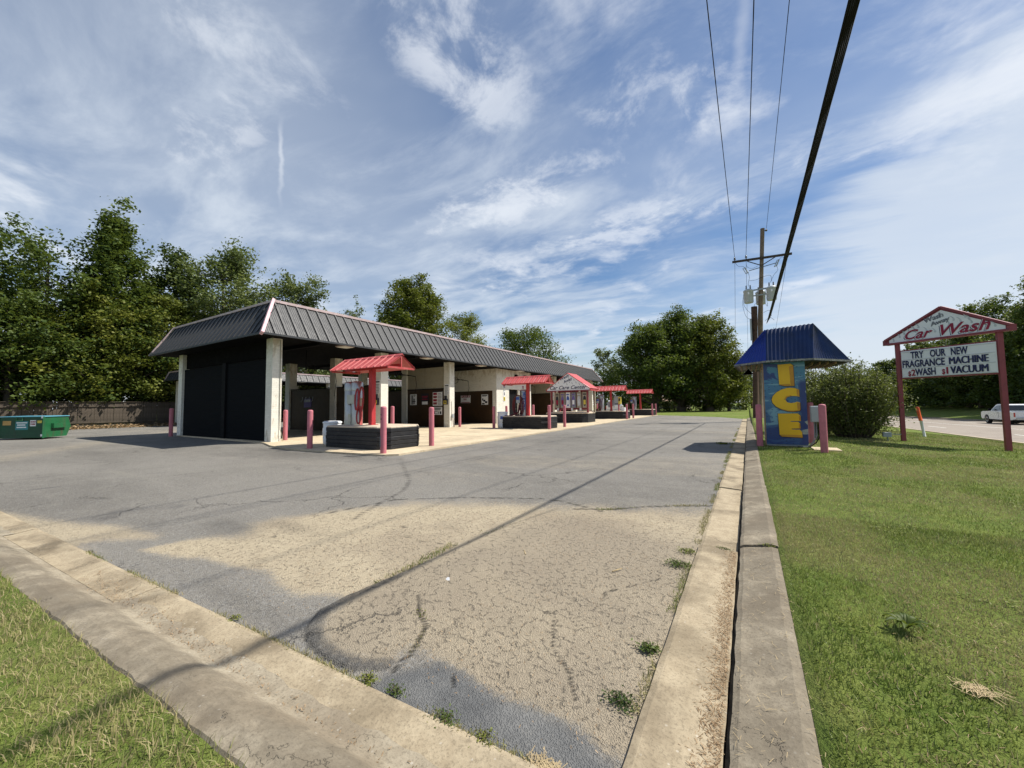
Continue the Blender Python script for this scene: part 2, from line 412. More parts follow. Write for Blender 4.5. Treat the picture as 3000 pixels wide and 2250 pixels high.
def asphalt_mat():
    m = bpy.data.materials.new('worn_asphalt'); m.use_nodes = True; t = NT(m.node_tree)
    out = t.n('ShaderNodeOutputMaterial'); b = t.n('ShaderNodeBsdfPrincipled'); t.t.links.new(b.outputs[0], out.inputs[0])
    g = t.n('ShaderNodeNewGeometry').outputs['Position']
    A = lambda n: t.n('ShaderNodeAttribute', attribute_name=n).outputs['Fac']
    sand, dark, crack, blue = A('sand'), A('dark'), A('crack'), A('blue')
    big = t.noise(t.mapping(g, (.5, 1, 1), (0, 0, .5)), .35, 6, .62, .6)
    mid = t.noise(g, 2.2, 7, .65, .3); fine = t.noise(g, 26, 4, .7)
    vo = t.n('ShaderNodeTexVoronoi', i_Scale=150.); t.t.links.new(g, vo.inputs['Vector'])
    agg = t.ramp(vo.outputs['Distance'], .1, .75)
    spk = t.n('ShaderNodeTexVoronoi', i_Scale=70.); t.t.links.new(g, spk.inputs['Vector'])
    sc = t.n('ShaderNodeSeparateColor', i_0=spk.outputs['Color'])
    c = t.mix(t.ramp(big, .3, .7), (.142, .133, .117), (.215, .202, .178))
    c = t.mix(t.math('MULTIPLY', t.ramp(mid, .45, .75), .55), c, (.225, .213, .185))
    c = t.mix(t.math('MULTIPLY', t.ramp(sc.outputs[0], .70, .95), .42), c, (.30, .30, .29))
    c = t.mix(t.math('MULTIPLY', t.ramp(sc.outputs[1], .70, .95), .40), c, (.055, .055, .058))
    # long light tyre-polished streaks
    stv = t.noise(t.mapping(g, (.22, 1.6, 1), (0, 0, .45)), 1.1, 6, .6, .4)
    c = t.mix(t.math('MULTIPLY', t.ramp(stv, .56, .74), .38), c, (.25, .235, .20))
    # dark oil blotches
    ob = t.noise(t.mapping(g, (1, 1, 1), loc=(9, 4, 0)), .55, 5, .6, .8)
    c = t.mix(t.math('MULTIPLY', t.ramp(ob, .62, .74), .5), c, (.06, .06, .064))
    c = t.mix(blue, c, t.mix(t.ramp(mid, .35, .7), (.095, .098, .100), (.165, .166, .162)))
    # sand washed over it, thin where the noise opens up
    sn = t.math('ADD', t.math('MULTIPLY', t.math('SUBTRACT', mid, .5), .35), t.math('ADD', t.math('MULTIPLY', t.math('SUBTRACT', fine, .5), .9), t.math('MULTIPLY', t.math('SUBTRACT', t.noise(g, 110, 2, .6), .5), .8)))
    sm = t.ramp(t.math('ADD', sand, sn), .12, .70)
    scol = t.mix(t.ramp(t.noise(g, 9, 6, .75), .3, .72), (.385, .322, .222), (.450, .382, .268))
    scol = t.mix(t.math('MULTIPLY', t.ramp(t.noise(t.mapping(g, loc=(2, 7, 0)), .7, 6, .65), .44, .66), .50), scol, (.245, .20, .145))
    scol = t.mix(t.math('MULTIPLY', A('age'), .75), scol, (.235, .198, .148))
    # crazed surface showing through
    cv = t.n('ShaderNodeTexVoronoi', feature='DISTANCE_TO_EDGE', i_Scale=13.); t.t.links.new(t.n('ShaderNodeVectorMath', operation='MULTIPLY_ADD', i_0=t.noise(g, 14, 5, .7, 0, 1), i_1=(.09, .09, 0), i_2=g).outputs[0], cv.inputs['Vector'])
    cr = t.math('MULTIPLY', t.ramp(cv.outputs['Distance'], .02, .11, 1., 0.), t.ramp(t.noise(g, 34, 3, .6), .50, .60))
    cr = t.math('MULTIPLY', cr, t.ramp(sand, .3, .8))
    scol = t.mix(t.math('MULTIPLY', cr, .48), scol, (.12, .10, .075))
    pit_ = t.ramp(t.noise(g, 60, 3, .75), .58, .72)
    scol = t.mix(t.math('MULTIPLY', pit_, .55), scol, (.12, .105, .085))
    c = t.mix(t.math('MULTIPLY', sm, .92), c, scol)
    c = t.mix(t.math('MULTIPLY', dark, t.ramp(fine, .15, .75, .95, .45)), c, (.040, .038, .036))
    c = t.mix(crack, c, (.020, .018, .015))
    # wandering hairline cracks in the whole lot
    hv = t.n('ShaderNodeTexVoronoi', feature='DISTANCE_TO_EDGE', i_Scale=.55); t.t.links.new(t.n('ShaderNodeVectorMath', operation='ADD', i_0=g, i_1=t.noise(g, 1.6, 6, .65, 0, 1)).outputs[0], hv.inputs['Vector'])
    hc = t.math('MULTIPLY', t.ramp(hv.outputs['Distance'], .002, .013, 1., 0.), t.ramp(t.noise(g, .5, 3), .50, .60))
    c = t.mix(t.math('MULTIPLY', hc, .6), c, (.035, .033, .03))
    t.t.links.new(c, b.inputs['Base Color'])
    t.t.links.new(t.math('SUBTRACT', .88, t.math('MULTIPLY', t.ramp(big, .3, .7), .10)), b.inputs['Roughness']); b.inputs['Specular IOR Level'].default_value = .3
    bp = t.n('ShaderNodeBump', i_Strength=.75, i_Distance=.006)
    h = t.math('ADD', agg, t.math('ADD', t.math('MULTIPLY', cr, -2.5), t.math('MULTIPLY', fine, 1.2)))
    h = t.math('SUBTRACT', h, t.math('MULTIPLY', t.math('ADD', hc, crack), 2.5))
    t.t.links.new(h, bp.inputs['Height']); t.t.links.new(bp.outputs[0], b.inputs['Normal'])
    return m

SAND = [(-4.88, 1.35), (-4.81, 1.75), (-4.86, 2.38), (-4.56, 2.98), (-4.0, 3.75), (-2.99, 4.24), (-2.34, 4.44), (-1.39, 4.83), (-0.3, 5.22), (-0.3, 3.39), (-0.3, 2.18), (-0.3, 1.55), (-0.51, 1.46), (-0.66, 1.52), (-0.86, 1.54), (-1.05, 1.53), (-1.35, 1.58), (-1.58, 1.60), (-1.64, 1.44), (-1.78, 1.37), (-1.98, 1.36), (-2.16, 1.42), (-2.30, 1.56), (-2.40, 1.80), (-2.60, 1.75), (-2.77, 1.62), (-3.35, 1.68), (-4.02, 1.55)]
SANDL = [(-9.5, 0.8), (-8.24, 1.05), (-7.25, 1.26), (-6.26, 1.56), (-5.25, 1.75), (-5.05, 1.54), (-5.54, 1.19), (-4.95, 1.12), (-5.77, 0.9), (-7.55, 0.75)]
BLUE = [(-1.60, 1.38), (-1.43, 1.58), (-1.25, 1.58), (-1.05, 1.53), (-0.86, 1.54), (-0.66, 1.52), (-0.45, 1.45), (-0.45, 1.1), (-1.01, 1.1), (-1.6, 1.1)]
ARC = [(-2.36, 2.26), (-2.41, 1.76), (-2.40, 1.55), (-2.28, 1.39), (-2.1, 1.30), (-1.91, 1.27), (-1.73, 1.29), (-1.59, 1.38)]
RIM = [(-2.11, 4.51), (-2.28, 3.57), (-2.36, 2.26)]
def asphalt_attr(x, y):
    k_ = .035 * np.clip(y, .8, 5); wx = x + k_ * (vnoise(x, y, 3, 4, 3.) - .5) * 2; wy = y + k_ * (vnoise(x, y, 5, 4, 3.) - .5) * 2
    near = y < 9
    sd = poly_sd(wx, wy, SAND); sf = np.clip(.17 * (y - .7), .06, .75); s1 = sstep(sd / sf, -1, 1.1)
    s2 = sstep(poly_sd(wx, wy, SANDL), -.12, .25) * .62
    s = np.maximum(s1, s2)
    bl = sstep(poly_sd(wx, wy, BLUE), -.03, .07)
    s = s * (1 - bl)
    # grey wedges worn through the sand
    s *= 1 - .9 * np.exp(-((x + 4.9) / .55) ** 2 - ((y - 2.05) / .28) ** 2)
    s *= 1 - .85 * np.exp(-((x + 3.6) / .75) ** 2 - ((y - 1.45) / .17) ** 2)
    # browner thin dusting near the east gutter and a faint band across the far lot
    far = .22 * sstep(vnoise(x * .35, y * 1.0, 9, 4, .6), .52, .7)
    s = np.maximum(s, far * sstep(y, 3, 7))
    band = .30 * np.exp(-((y - (3.2 + (-x - 20) * .62)) / 1.0) ** 2) * (x < -15)
    s = np.maximum(s, band)
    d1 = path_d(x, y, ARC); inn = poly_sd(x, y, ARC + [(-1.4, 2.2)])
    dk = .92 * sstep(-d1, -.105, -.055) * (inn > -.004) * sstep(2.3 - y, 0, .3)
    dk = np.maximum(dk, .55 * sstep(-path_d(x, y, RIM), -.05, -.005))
    # damp-looking dark marks
    for cx, cy, rx, ry, k in ((-5.0, 2.15, .5, .18, .5), (-4.3, 2.45, .6, .12, .35), (-3.0, 1.35, .8, .1, .35), (-11.5, 6.35, 1.6, .5, .4), (-12.8, 6.6, 1.5, .4, .5), (-17, 3.6, 3, .3, .4), (-6, 14, .8, 2, .25)):
        dk = np.maximum(dk, k * np.exp(-((x - cx) / rx) ** 2 - ((y - cy) / ry) ** 2) * (.5 + vnoise(x, y, 8, 3, 5)))
    ck = np.zeros_like(x); j = .035 * (vnoise(x, y, 21, 5, 7.) - .5)
    for P, w in (([(-1.98, 2.0), (-1.81, 1.83), (-1.68, 1.76), (-1.61, 1.62), (-1.57, 1.51), (-1.55, 1.39)], .0075), ([(-1.91, 4.62), (-1.5, 4.82), (-1.14, 5.17), (-0.43, 5.6)], .030),
                 ([(-4.52, 2.96), (-4.31, 3.87), (-3.53, 4.45), (-2.45, 4.93), (-2.15, 4.89), (-1.58, 4.68)], .022), ([(-7.81, 7.2), (-5.12, 4.96), (-4.65, 4.36), (-4.11, 3.18), (-3.96, 2.94)], .018),
                 ([(-1.1, 2.3), (-.95, 1.95), (-.80, 1.82), (-.70, 1.66)], .0045), ([(-.62, 3.1), (-.9, 2.7), (-.86, 2.4), (-1.15, 2.25)], .006), ([(-1.28, 1.53), (-1.2, 1.43), (-1.22, 1.33)], .006), ([(-3.3, 3.1), (-2.9, 2.8), (-2.4, 2.9)], .006)):
        ck = np.maximum(ck, sstep(-(np.abs(path_d(x, y, P) + j)), -w * 1.15, -w * .25))
    pr = [(-2.11, 4.6), (-2.28, 3.57), (-2.36, 2.26), (-2.41, 1.76), (-2.40, 1.55), (-2.28, 1.2), (-.3, 1.2), (-.3, 4.1)]
    ag = sstep(poly_sd(wx, wy, pr) / (.06 * np.clip(y, 1, 5)), -1, 2) * (.45 + .9 * vnoise(x, y, 71, 4, 1.4))
    ag = np.maximum(ag, .9 * sstep(-np.hypot((x + .75) / .5, (y - 3.2) / .7), -1.3, -.3))
    return {'age': np.clip(ag, 0, 1), 'sand': s, 'dark': dk, 'crack': ck * .85, 'blue': bl}

def geomspace_list(a, b, d0, d1):
    L = [a]; n = 0
    while L[-1] < b:
        t = min(1, (L[-1] - a) / (b - a)); L.append(L[-1] + d0 + (d1 - d0) * t)
    L[-1] = b; return L

xs = [-900, -500, -300, -200, -140, -100, -80, -65, -55, -48, -43, -42, -40] + list(np.arange(-38, -10, 2.)) + list(np.arange(-9.5, -.6, .5)) + [-.43, -.3, -.05, .05, .155, .165, .3, .6, 1, 1.5] + list(np.arange(2, 9.1, .55)) + [9.11, 9.13, 12, 16, 21.85, 21.95, 24, 26, 28, 30.9, 31.9, 32.1, 36, 45, 60, 80, 110, 150, 220, 320, 500, 900]
ys = [-300, -100, -50, -20, -8, -3, -1.5] + list(np.arange(-1, 1.6, .1)) + list(np.arange(2, 12, .6)) + list(np.arange(12.5, 50, 1.1)) + [52, 55, 60, 66, 74, 84, 96, 110, 130, 160, 200, 260, 350, 500, 800, 1500]
tag(grid_mesh('ground', xs, ys, terrain, M_SOIL), kind='structure')

M_ASPH = asphalt_mat()
ax = [-42, -40, -38, -36, -34, -32] + list(np.arange(-31, -15, .8)) + list(np.arange(-15, -8.6, .25)) + list(np.arange(-8.5, -2.7, .045)) + list(np.arange(-2.68, -.44, .014)) + [-.43]
sv = [0] + list(np.arange(.014, 1.0, .014)) + geomspace_list(1.0, 5.2, .022, .07)[0:] + geomspace_list(5.3, 47.5, .09, 1.6)
sv = np.array(sorted(set(sv)))
def ayf(X, Yp):
    e = e_edge(X); return e + Yp / 47.5 * (y_end(X) - e) if False else np.where(Yp < 6, e + Yp, e + 6 + (Yp - 6) / 41.5 * (y_end(X) - e - 6))
def az(x, y):
    z = .004 * (vnoise(x, y, 2, 3, 1.2) - .5) * 2
    inn = poly_sd(x, y, ARC[::1] + [(-1.3, 1.6), (-1.3, 4.6), (-2.11, 4.51), (-2.28, 3.57)])
    return z + .018 * sstep(inn, -.008, .012) * (1 - sstep(x, -1.9, -1.35)) * (1 - sstep(y, 3.6, 4.5))
tag(grid_mesh('asphalt_lot', ax, sv, az, M_ASPH, yf=ayf, attrs=asphalt_attr), kind='structure')

# ------------------------------------------------------------------ concrete: kerbs, pad
def concrete_mat(name, c1, c2, stain, k=.6, agg=.5, lichen=False, sc=1.):
    m = bpy.data.materials.new(name); m.use_nodes = True; t = NT(m.node_tree)
    out = t.n('ShaderNodeOutputMaterial'); b = t.n('ShaderNodeBsdfPrincipled', i_Roughness=.9); t.t.links.new(b.outputs[0], out.inputs[0])
    b.inputs['Specular IOR Level'].default_value = .25
    g = t.n('ShaderNodeNewGeometry').outputs['Position']
    n1 = t.noise(g, 1.1 * sc, 6, .6, .4); n2 = t.noise(g, 7 * sc, 6, .7); n3 = t.noise(g, 70, 4, .8)
    c = t.mix(t.ramp(n2, .3, .72), c1, c2)
    c = t.mix(t.math('MULTIPLY', t.ramp(n1, .42, .66), k), c, stain)
    c = t.mix(t.math('MULTIPLY', t.ramp(n3, .48, .64), agg), c, tuple(x * .42 for x in c1))
    sp = t.n('ShaderNodeTexVoronoi', i_Scale=55.); t.t.links.new(g, sp.inputs['Vector'])
    s2 = t.n('ShaderNodeSeparateColor', i_0=sp.outputs['Color'])
    c = t.mix(t.math('MULTIPLY', t.math('MULTIPLY', t.ramp(s2.outputs[0], .93, .99), t.ramp(sp.outputs['Distance'], .22, .34, 1., 0.)), .30), c, (.62, .60, .55))
    if lichen:
        zz = t.n('ShaderNodeSeparateXYZ', i_0=g).outputs[2]
        c = t.mix(t.math('MULTIPLY', t.math('MULTIPLY', t.ramp(zz, .03, .075), t.ramp(t.noise(g, 3.5, 7, .72), .30, .58)), .62), c, (.105, .088, .065))
    hv = t.n('ShaderNodeTexVoronoi', feature='DISTANCE_TO_EDGE', i_Scale=.9 * sc); t.t.links.new(t.n('ShaderNodeVectorMath', operation='ADD', i_0=g, i_1=t.noise(g, 2.5, 6, .65, 0, 1)).outputs[0], hv.inputs['Vector'])
    hc = t.math('MULTIPLY', t.ramp(hv.outputs['Distance'], .001, .010, 1., 0.), t.ramp(t.noise(g, .9, 3), .50, .6))
    c = t.mix(t.math('MULTIPLY', hc, .4), c, (.05, .045, .035))
    t.t.links.new(c, b.inputs['Base Color'])
    bp = t.n('ShaderNodeBump', i_Strength=.6, i_Distance=.004); t.t.links.new(t.math('SUBTRACT', t.math('ADD', n3, t.math('MULTIPLY', n2, 1.5)), t.math('MULTIPLY', hc, 3)), bp.inputs['Height']); t.t.links.new(bp.outputs[0], b.inputs['Normal'])
    return m
M_KERB = concrete_mat('kerb_concrete', (.27, .232, .170), (.37, .325, .245), (.19, .155, .11), .8, lichen=True, sc=1.5)
M_GUT = concrete_mat('gutter_concrete', (.32, .262, .178), (.41, .345, .24), (.16, .128, .085), .8, sc=1.6)
M_PAD = concrete_mat('pad_concrete', (.50, .41, .28), (.60, .51, .36), (.33, .27, .19), .55, .3, sc=.6)

def strip_seg(name, mt, parent, prof, fn, s0, s1, step, jit=0, seed=0):
    """a profile [(offset, z)] swept along fn(s, offset)->(x, y)"""
    n = max(2, int((s1 - s0) / step)); b = MB(); R = []
    rr = random.Random(seed); off = [(rr.uniform(-1, 1) * jit) for _ in range(n + 1)]
    zo = rr.uniform(-.008, .012)
    for i in range(n + 1):
        s = s0 + (s1 - s0) * i / n; r = []
        for k, (o, z) in enumerate(prof):
            x, y = fn(s, o + (off[i] if k in (0, len(prof) - 1) else off[i] * .3)); r.append((x, y, z + zo if z > -.05 else z))
        R.append(r)
    b.rings(R, cap=True, smooth=False, closed=True)
    return b.build(name, mt, parent)

kr = empty('east_kerb', (0, 0, 0), None, None); kr['kind'] = 'structure'; kr.name = 'kerb'
JY = [.25, 3.95, 6.75, 9.7, 12.6, 15.6, 18.6, 21.6, 24.6, 27.6, 30.6, 33.6, 36.8]
for i, (a, b_) in enumerate(zip(JY[:-1], JY[1:])):
    fn = lambda s, o: (o, s)
    strip_seg('gutter_slab', M_GUT, kr, [(-.43, -.1), (-.43, .016), (-.40, .024), (-.25, .014), (-.128, .006), (-.124, -.1)], fn, a + .009, b_ - .009, .12, .010, i)
    strip_seg('kerb_segment', M_KERB, kr, [(-.107, -.1), (-.106, .055), (-.08, .070), (.02, .088), (.12, .108), (.165, .100), (.19, .070), (.20, -.1)], fn, a + .012, b_ - .012, .12, .014, 40 + i)
kr2 = empty('south_kerb', (0, 0, 0), None, None); kr2['kind'] = 'structure'
JX = [-21.7, -18.7, -15.7, -12.7, -9.7, -6.7, -3.7, -.45]
for i, (a, b_) in enumerate(zip(JX[:-1], JX[1:])):
    fn = lambda s, o: (s, e_edge(s) - o)
    pr = [(0, -.1), (.0, .014), (.03, .020), (.16, .006), (.24, .006), (.28, .022), (.33, .060), (.39, .092), (.47, .108), (.55, .100), (.585, .06), (.59, -.1)]
    strip_seg('kerb_segment', M_GUT if i % 3 == 9 else M_KERB, kr2, pr[::-1][0:9], fn, a + .01, b_ - .01, .07, .020, 80 + i)
    strip_seg('gutter_slab', M_GUT, kr2, [(.2395, -.1), (.2395, .006), (.16, .006), (.03, .020), (0, .014), (0, -.1)], fn, a + .01, b_ - .01, .1, .004, 90 + i)

# concrete pad under the wash, in slabs
pad = bpy.data.objects.new('concrete_pad', None); COL.objects.link(pad); pad['kind'] = 'structure'
def px_edge(y): return -8.06 - (y - 7.15) * .0225
py_ = [6.95, 13.1, 18.3, 23.3, 28.2, 33.4, 38.6, 44.2, 47.2]
def py_south(x): return np.interp(x, [-24.5, -15.6, -14.0, -12.44, -10, -8.06], [8.0, 7.7, 7.15, 6.86, 6.95, 7.15])
for i, (a, b_) in enumerate(zip(py_[:-1], py_[1:])):
    for (xl, xr) in ((-24.4, -19.6), (-19.6, -15.42), (-15.42, -11.9), (-11.9, None)):
        g_ = .009
        x0 = xl + g_; top = b_ - g_
        if i == 0:
            xx = np.linspace(x0, (xr - g_) if xr else px_edge(7.15), 6)
            pts = [(float(x), float(py_south(x))) for x in xx]
            if not xr: pts[-1] = (pts[-1][0] - .25, pts[-1][1]); pts.append((px_edge(7.4), 7.42))
            pts += [((xr - g_) if xr else px_edge(top), top), (x0, top)]
        else:
            pts = [(x0, a + g_), ((xr - g_) if xr else px_edge(a), a + g_), ((xr - g_) if xr else px_edge(top), top), (x0, top)]
        MB().prism(pts, -.055, .05 + random.uniform(-.003, .004)).build('slab', M_PAD, pad)

# road on the east side
M_ROAD = concrete_mat('road_asphalt', (.25, .215, .18), (.31, .27, .23), (.20, .17, .145), .5, .35, sc=.4)
ry = [-60, -20, 0, 10, 20, 30, 40, 50, 60, 75, 90, 120, 160, 220]
tag(grid_mesh('road', [9.55, 12, 15.5, 19, 21.75], ry, lambda x, y: z_road(y) - .02 * abs(x - 15.6) / 6 + 0 * x, M_ROAD), kind='structure')
M_LINE = mat('road_paint', (.72, .72, .66), .7, var=.12, vs=8, dirt=(.3, .26, .2), dk=.6)
mk = bpy.data.objects.new('road_markings', None); COL.objects.link(mk); mk['kind'] = 'structure'
def rz(x, y): return z_road(y) - .02 * abs(x - 15.6) / 6 + .006
def dash(x, y0, y1, w=.13):
    n = max(1, int((y1 - y0) / 10)); b = MB()
    for k in range(n):
        a = y0 + (y1 - y0) * k / n; c = y0 + (y1 - y0) * (k + 1) / n
        b.add([(x, a, rz(x, a)), (x + w, a, rz(x + w, a)), (x + w, c, rz(x + w, c)), (x, c, rz(x, c))], [(0, 1, 2, 3)])
    return b.build('lane_line', M_LINE, mk)
for y in range(-9, 160, 12): dash(12.35, y + 2.2, y + 5.6)
for y in range(-9, 160, 12): dash(18.6, y + 4.2, y + 7.6)
dash(9.72, -60, 160, .12); dash(15.45, -60, 160, .1)
b = MB()
for a, c in zip(range(-60, 160, 5), range(-55, 165, 5)):
    b.rings([[(9.10, y, z_road(y) - .1), (9.10, y, z_road(y) + .10), (9.22, y, z_road(y) + .10), (9.26, y, z_road(y) + .012), (9.56, y, z_road(y) - .012), (9.56, y, z_road(y) - .1)] for y in (a + .02, c)])
tag(b.build('near_road_kerb', M_PAD), kind='structure')
b = MB()
for a, c in zip(range(-60, 160, 5), range(-55, 165, 5)):
    b.rings([[(21.7, y, z_road(y) - .1), (21.7, y, z_road(y) + .13), (21.95, y, z_road(y) + .15), (21.95, y, z_road(y) - .1)] for y in (a + .02, c)])
tag(b.build('far_road_kerb', M_KERB), kind='structure')


# ------------------------------------------------------------------ shared object materials
M_ROOF = mat('dark_metal_roof', (.028, .031, .036), .5, .0, .12, 2., spec=.5, dirt=(.11, .105, .10), ds=1.2, dk=.35)
M_SOFFIT = mat('black_soffit', (.004, .004, .0045), .9, spec=.08, var=.3)
M_PINK = mat('faded_pink_paint', (.62, .38, .42), .55, var=.1, dirt=(.50, .30, .33), dk=.5, ds=2)
M_CAP = mat('pale_cap_metal', (.46, .36, .36), .5, var=.15)
M_BOL = mat('pink_bollard_paint', (.47, .150, .185), .6, var=.14, vs=6, dirt=(.24, .10, .10), dk=.75, ds=4, streak=True)
M_RED = mat('red_canopy_metal', (.43, .065, .065), .48, var=.12, vs=3, dirt=(.56, .20, .19), dk=.5, ds=2)
M_REDP = mat('red_post_paint', (.42, .035, .04), .5, var=.12, dirt=(.25, .03, .03), dk=.5)
M_WHITE = brick_mat('white_painted_brick', (.80, .78, .70), (.70, .68, .60), dirt=(.30, .23, .13), dk=.5)
M_BLACKB = brick_mat('black_painted_brick', (.0070, .0082, .0105), (.0015, .0017, .002), .7, bw=.40, bh=.10, bump=1.)
tag(MB().box(-.1225, -.1085, .3, 36.7, -.09, .004).build('joint_soil', mat('joint_dirt', (.10, .075, .045), .95, var=.4, vs=15)), kind='stuff')
M_BROWN = mat('brown_wall_panel', (.042, .022, .009), .45, var=.25, vs=1.5, dirt=(.04, .02, .01), dk=.7, ds=.9)
M_CREAM = mat('cream_wall_board', (.34, .31, .24), .6, var=.1, dirt=(.25, .2, .12), dk=.5)
M_BLACK = mat('black_paint', (.006, .0065, .008), .7, spec=.12, var=.3, vs=6)
M_BTIM = mat('black_painted_timber', (.013, .014, .017), .55, var=.35, vs=5, bump=.4, bs=30, dirt=(.07, .065, .06), dk=.35, ds=2)
M_CONC = mat('island_concrete', (.50, .42, .32), .9, var=.12, vs=6, bump=.3, dirt=(.28, .22, .16), dk=.6)
M_STEEL = mat('stainless_steel', (.44, .44, .42), .34, .85, .08, 3, dirt=(.35, .30, .25), dk=.3, ds=2, streak=True)
M_STEEL2 = mat('dull_stainless', (.45, .45, .45), .35, .9, .1)
M_HOSER = mat('red_rubber_hose', (.36, .035, .04), .5, var=.12)
M_HOSED = mat('maroon_rubber_hose', (.13, .018, .02), .5, var=.2)
M_SIGNW = mat('white_sign_board', (.78, .79, .80), .4, var=.04, vs=1.5, dirt=(.6, .6, .58), dk=.4)
M_INK = mat('black_ink', (.02, .02, .03), .5)
M_NAVY = mat('navy_letter', (.022, .026, .085), .4)
M_CRIM = mat('crimson_letter', (.27, .012, .04), .4)
M_GREYL = mat('grey_letter', (.22, .23, .25), .5)
M_DROP = mat('pale_grey_drip_print', (.52, .54, .57), .45)
M_MAR = mat('maroon_frame_paint', (.235, .048, .060), .5, var=.1, dirt=(.15, .04, .045), dk=.5, ds=2)
M_YEL = mat('yellow_print', (.62, .50, .08), .5, var=.08)
M_GRN = mat('green_print', (.10, .22, .10), .5)
M_GREY = mat('grey_enamel', (.33, .37, .39), .45, var=.08, dirt=(.2, .2, .19), dk=.4)
M_TANK = mat('transformer_grey', (.42, .47, .50), .45, var=.06, dirt=(.3, .3, .3), dk=.3, streak=True)
M_WOODP = mat('weathered_pole_wood', (.22, .17, .12), .85, var=.2, vs=5, bump=.5, bs=25, dirt=(.10, .075, .05), dk=.6, ds=2, streak=True)
M_WOODD = mat('creosoted_pole_wood', (.075, .045, .03), .85, var=.25, vs=5, bump=.5, bs=25)
M_WIRE = mat('black_cable', (.007, .007, .007), .75, spec=.15)
M_WIREL = mat('bright_messenger_wire', (.35, .34, .32), .4, .4)
M_BARREL = mat('white_plastic', (.72, .74, .76), .4, var=.05, dirt=(.5, .48, .42), dk=.4)
M_BLUE = mat('blue_print', (.04, .09, .36), .45)
M_PURP = mat('purple_print', (.14, .10, .30), .45)
M_LAMP = mat('unlit_diffuser', (.62, .62, .58), .5, var=.04)
M_GLASS = mat('dark_glass', (.02, .025, .03), .08, spec=.7, var=.1)
M_TYRE = mat('tyre_rubber', (.02, .02, .02), .8)
M_CARW = mat('white_car_paint', (.74, .75, .76), .25, var=.02, spec=.6)
M_TAIL = mat('red_lamp_lens', (.45, .02, .02), .25, spec=.6)

def obj_label(o, label): o['label'] = label; return o

def slope_panels(roof, A, B_, C_, D_, sp, mt, name='roof_panel', rib=.05, ribw=.036, flutes=5):
    A, B_, C_, D_ = map(Vector, (A, B_, C_, D_)); L = (B_ - A).length; tv = (B_ - A) / L
    i0 = (C_ - A).dot(tv); i1 = (B_ - D_).dot(tv); sv_ = (C_ - A) - tv * i0
    nv = tv.cross(sv_).normalized()
    if nv.z < 0: nv = -nv
    n = round(L / sp); w = L / n; shared = None
    cs = [(0, rib), (ribw, rib), (ribw, 0)]
    for k in range(flutes):
        u = ribw + (w - ribw) * (k + .5) / flutes; d = (w - ribw) / flutes
        cs += [(u - .25 * d, 0), (u - .1 * d, .009), (u + .1 * d, .009), (u + .25 * d, 0)]
    cs += [(w - .002, 0)]
    for k in range(n):
        u0 = k * w; full = u0 >= i0 and u0 + w <= L - i1
        if full and shared is not None:
            inst(name, shared, A + tv * u0, roof); continue
        b = MB(); top, bot, tl = [], [], []
        for u, h in cs:
            uu = u0 + u; f = min(1, uu / i0 if i0 > 1e-6 else 1, (L - uu) / i1 if i1 > 1e-6 else 1); f = max(f, .01)
            p = A + tv * uu; bot.append(tuple(p + nv * h)); top.append(tuple(p + sv_ * f + nv * h))
        lo = [tuple(Vector(p) - nv * .02) for p in (bot[0], bot[-1], top[-1], top[0])]
        m = len(cs); vs = bot + top; fs = [(i, i + 1, m + i + 1, m + i) for i in range(m - 1)]
        b.add(vs, fs)
        # close the raised side of the rib and the ends
        p0 = A + tv * u0; f0 = min(1, u0 / i0 if i0 > 1e-6 else 1); f0 = max(f0, .01)
        b.add([bot[0], tuple(p0), tuple(p0 + sv_ * f0), top[0]], [(0, 1, 2, 3)])
        b.add([bot[0], bot[1], bot[2], tuple(p0)], [(0, 1, 2, 3)])
        o = b.build(name, mt, roof)
        if full:
            # re-base on its own corner so that copies can share it
            q = p0 - wloc(roof)
            for v in o.data.vertices: v.co -= q
            o.location = q; shared = o.data

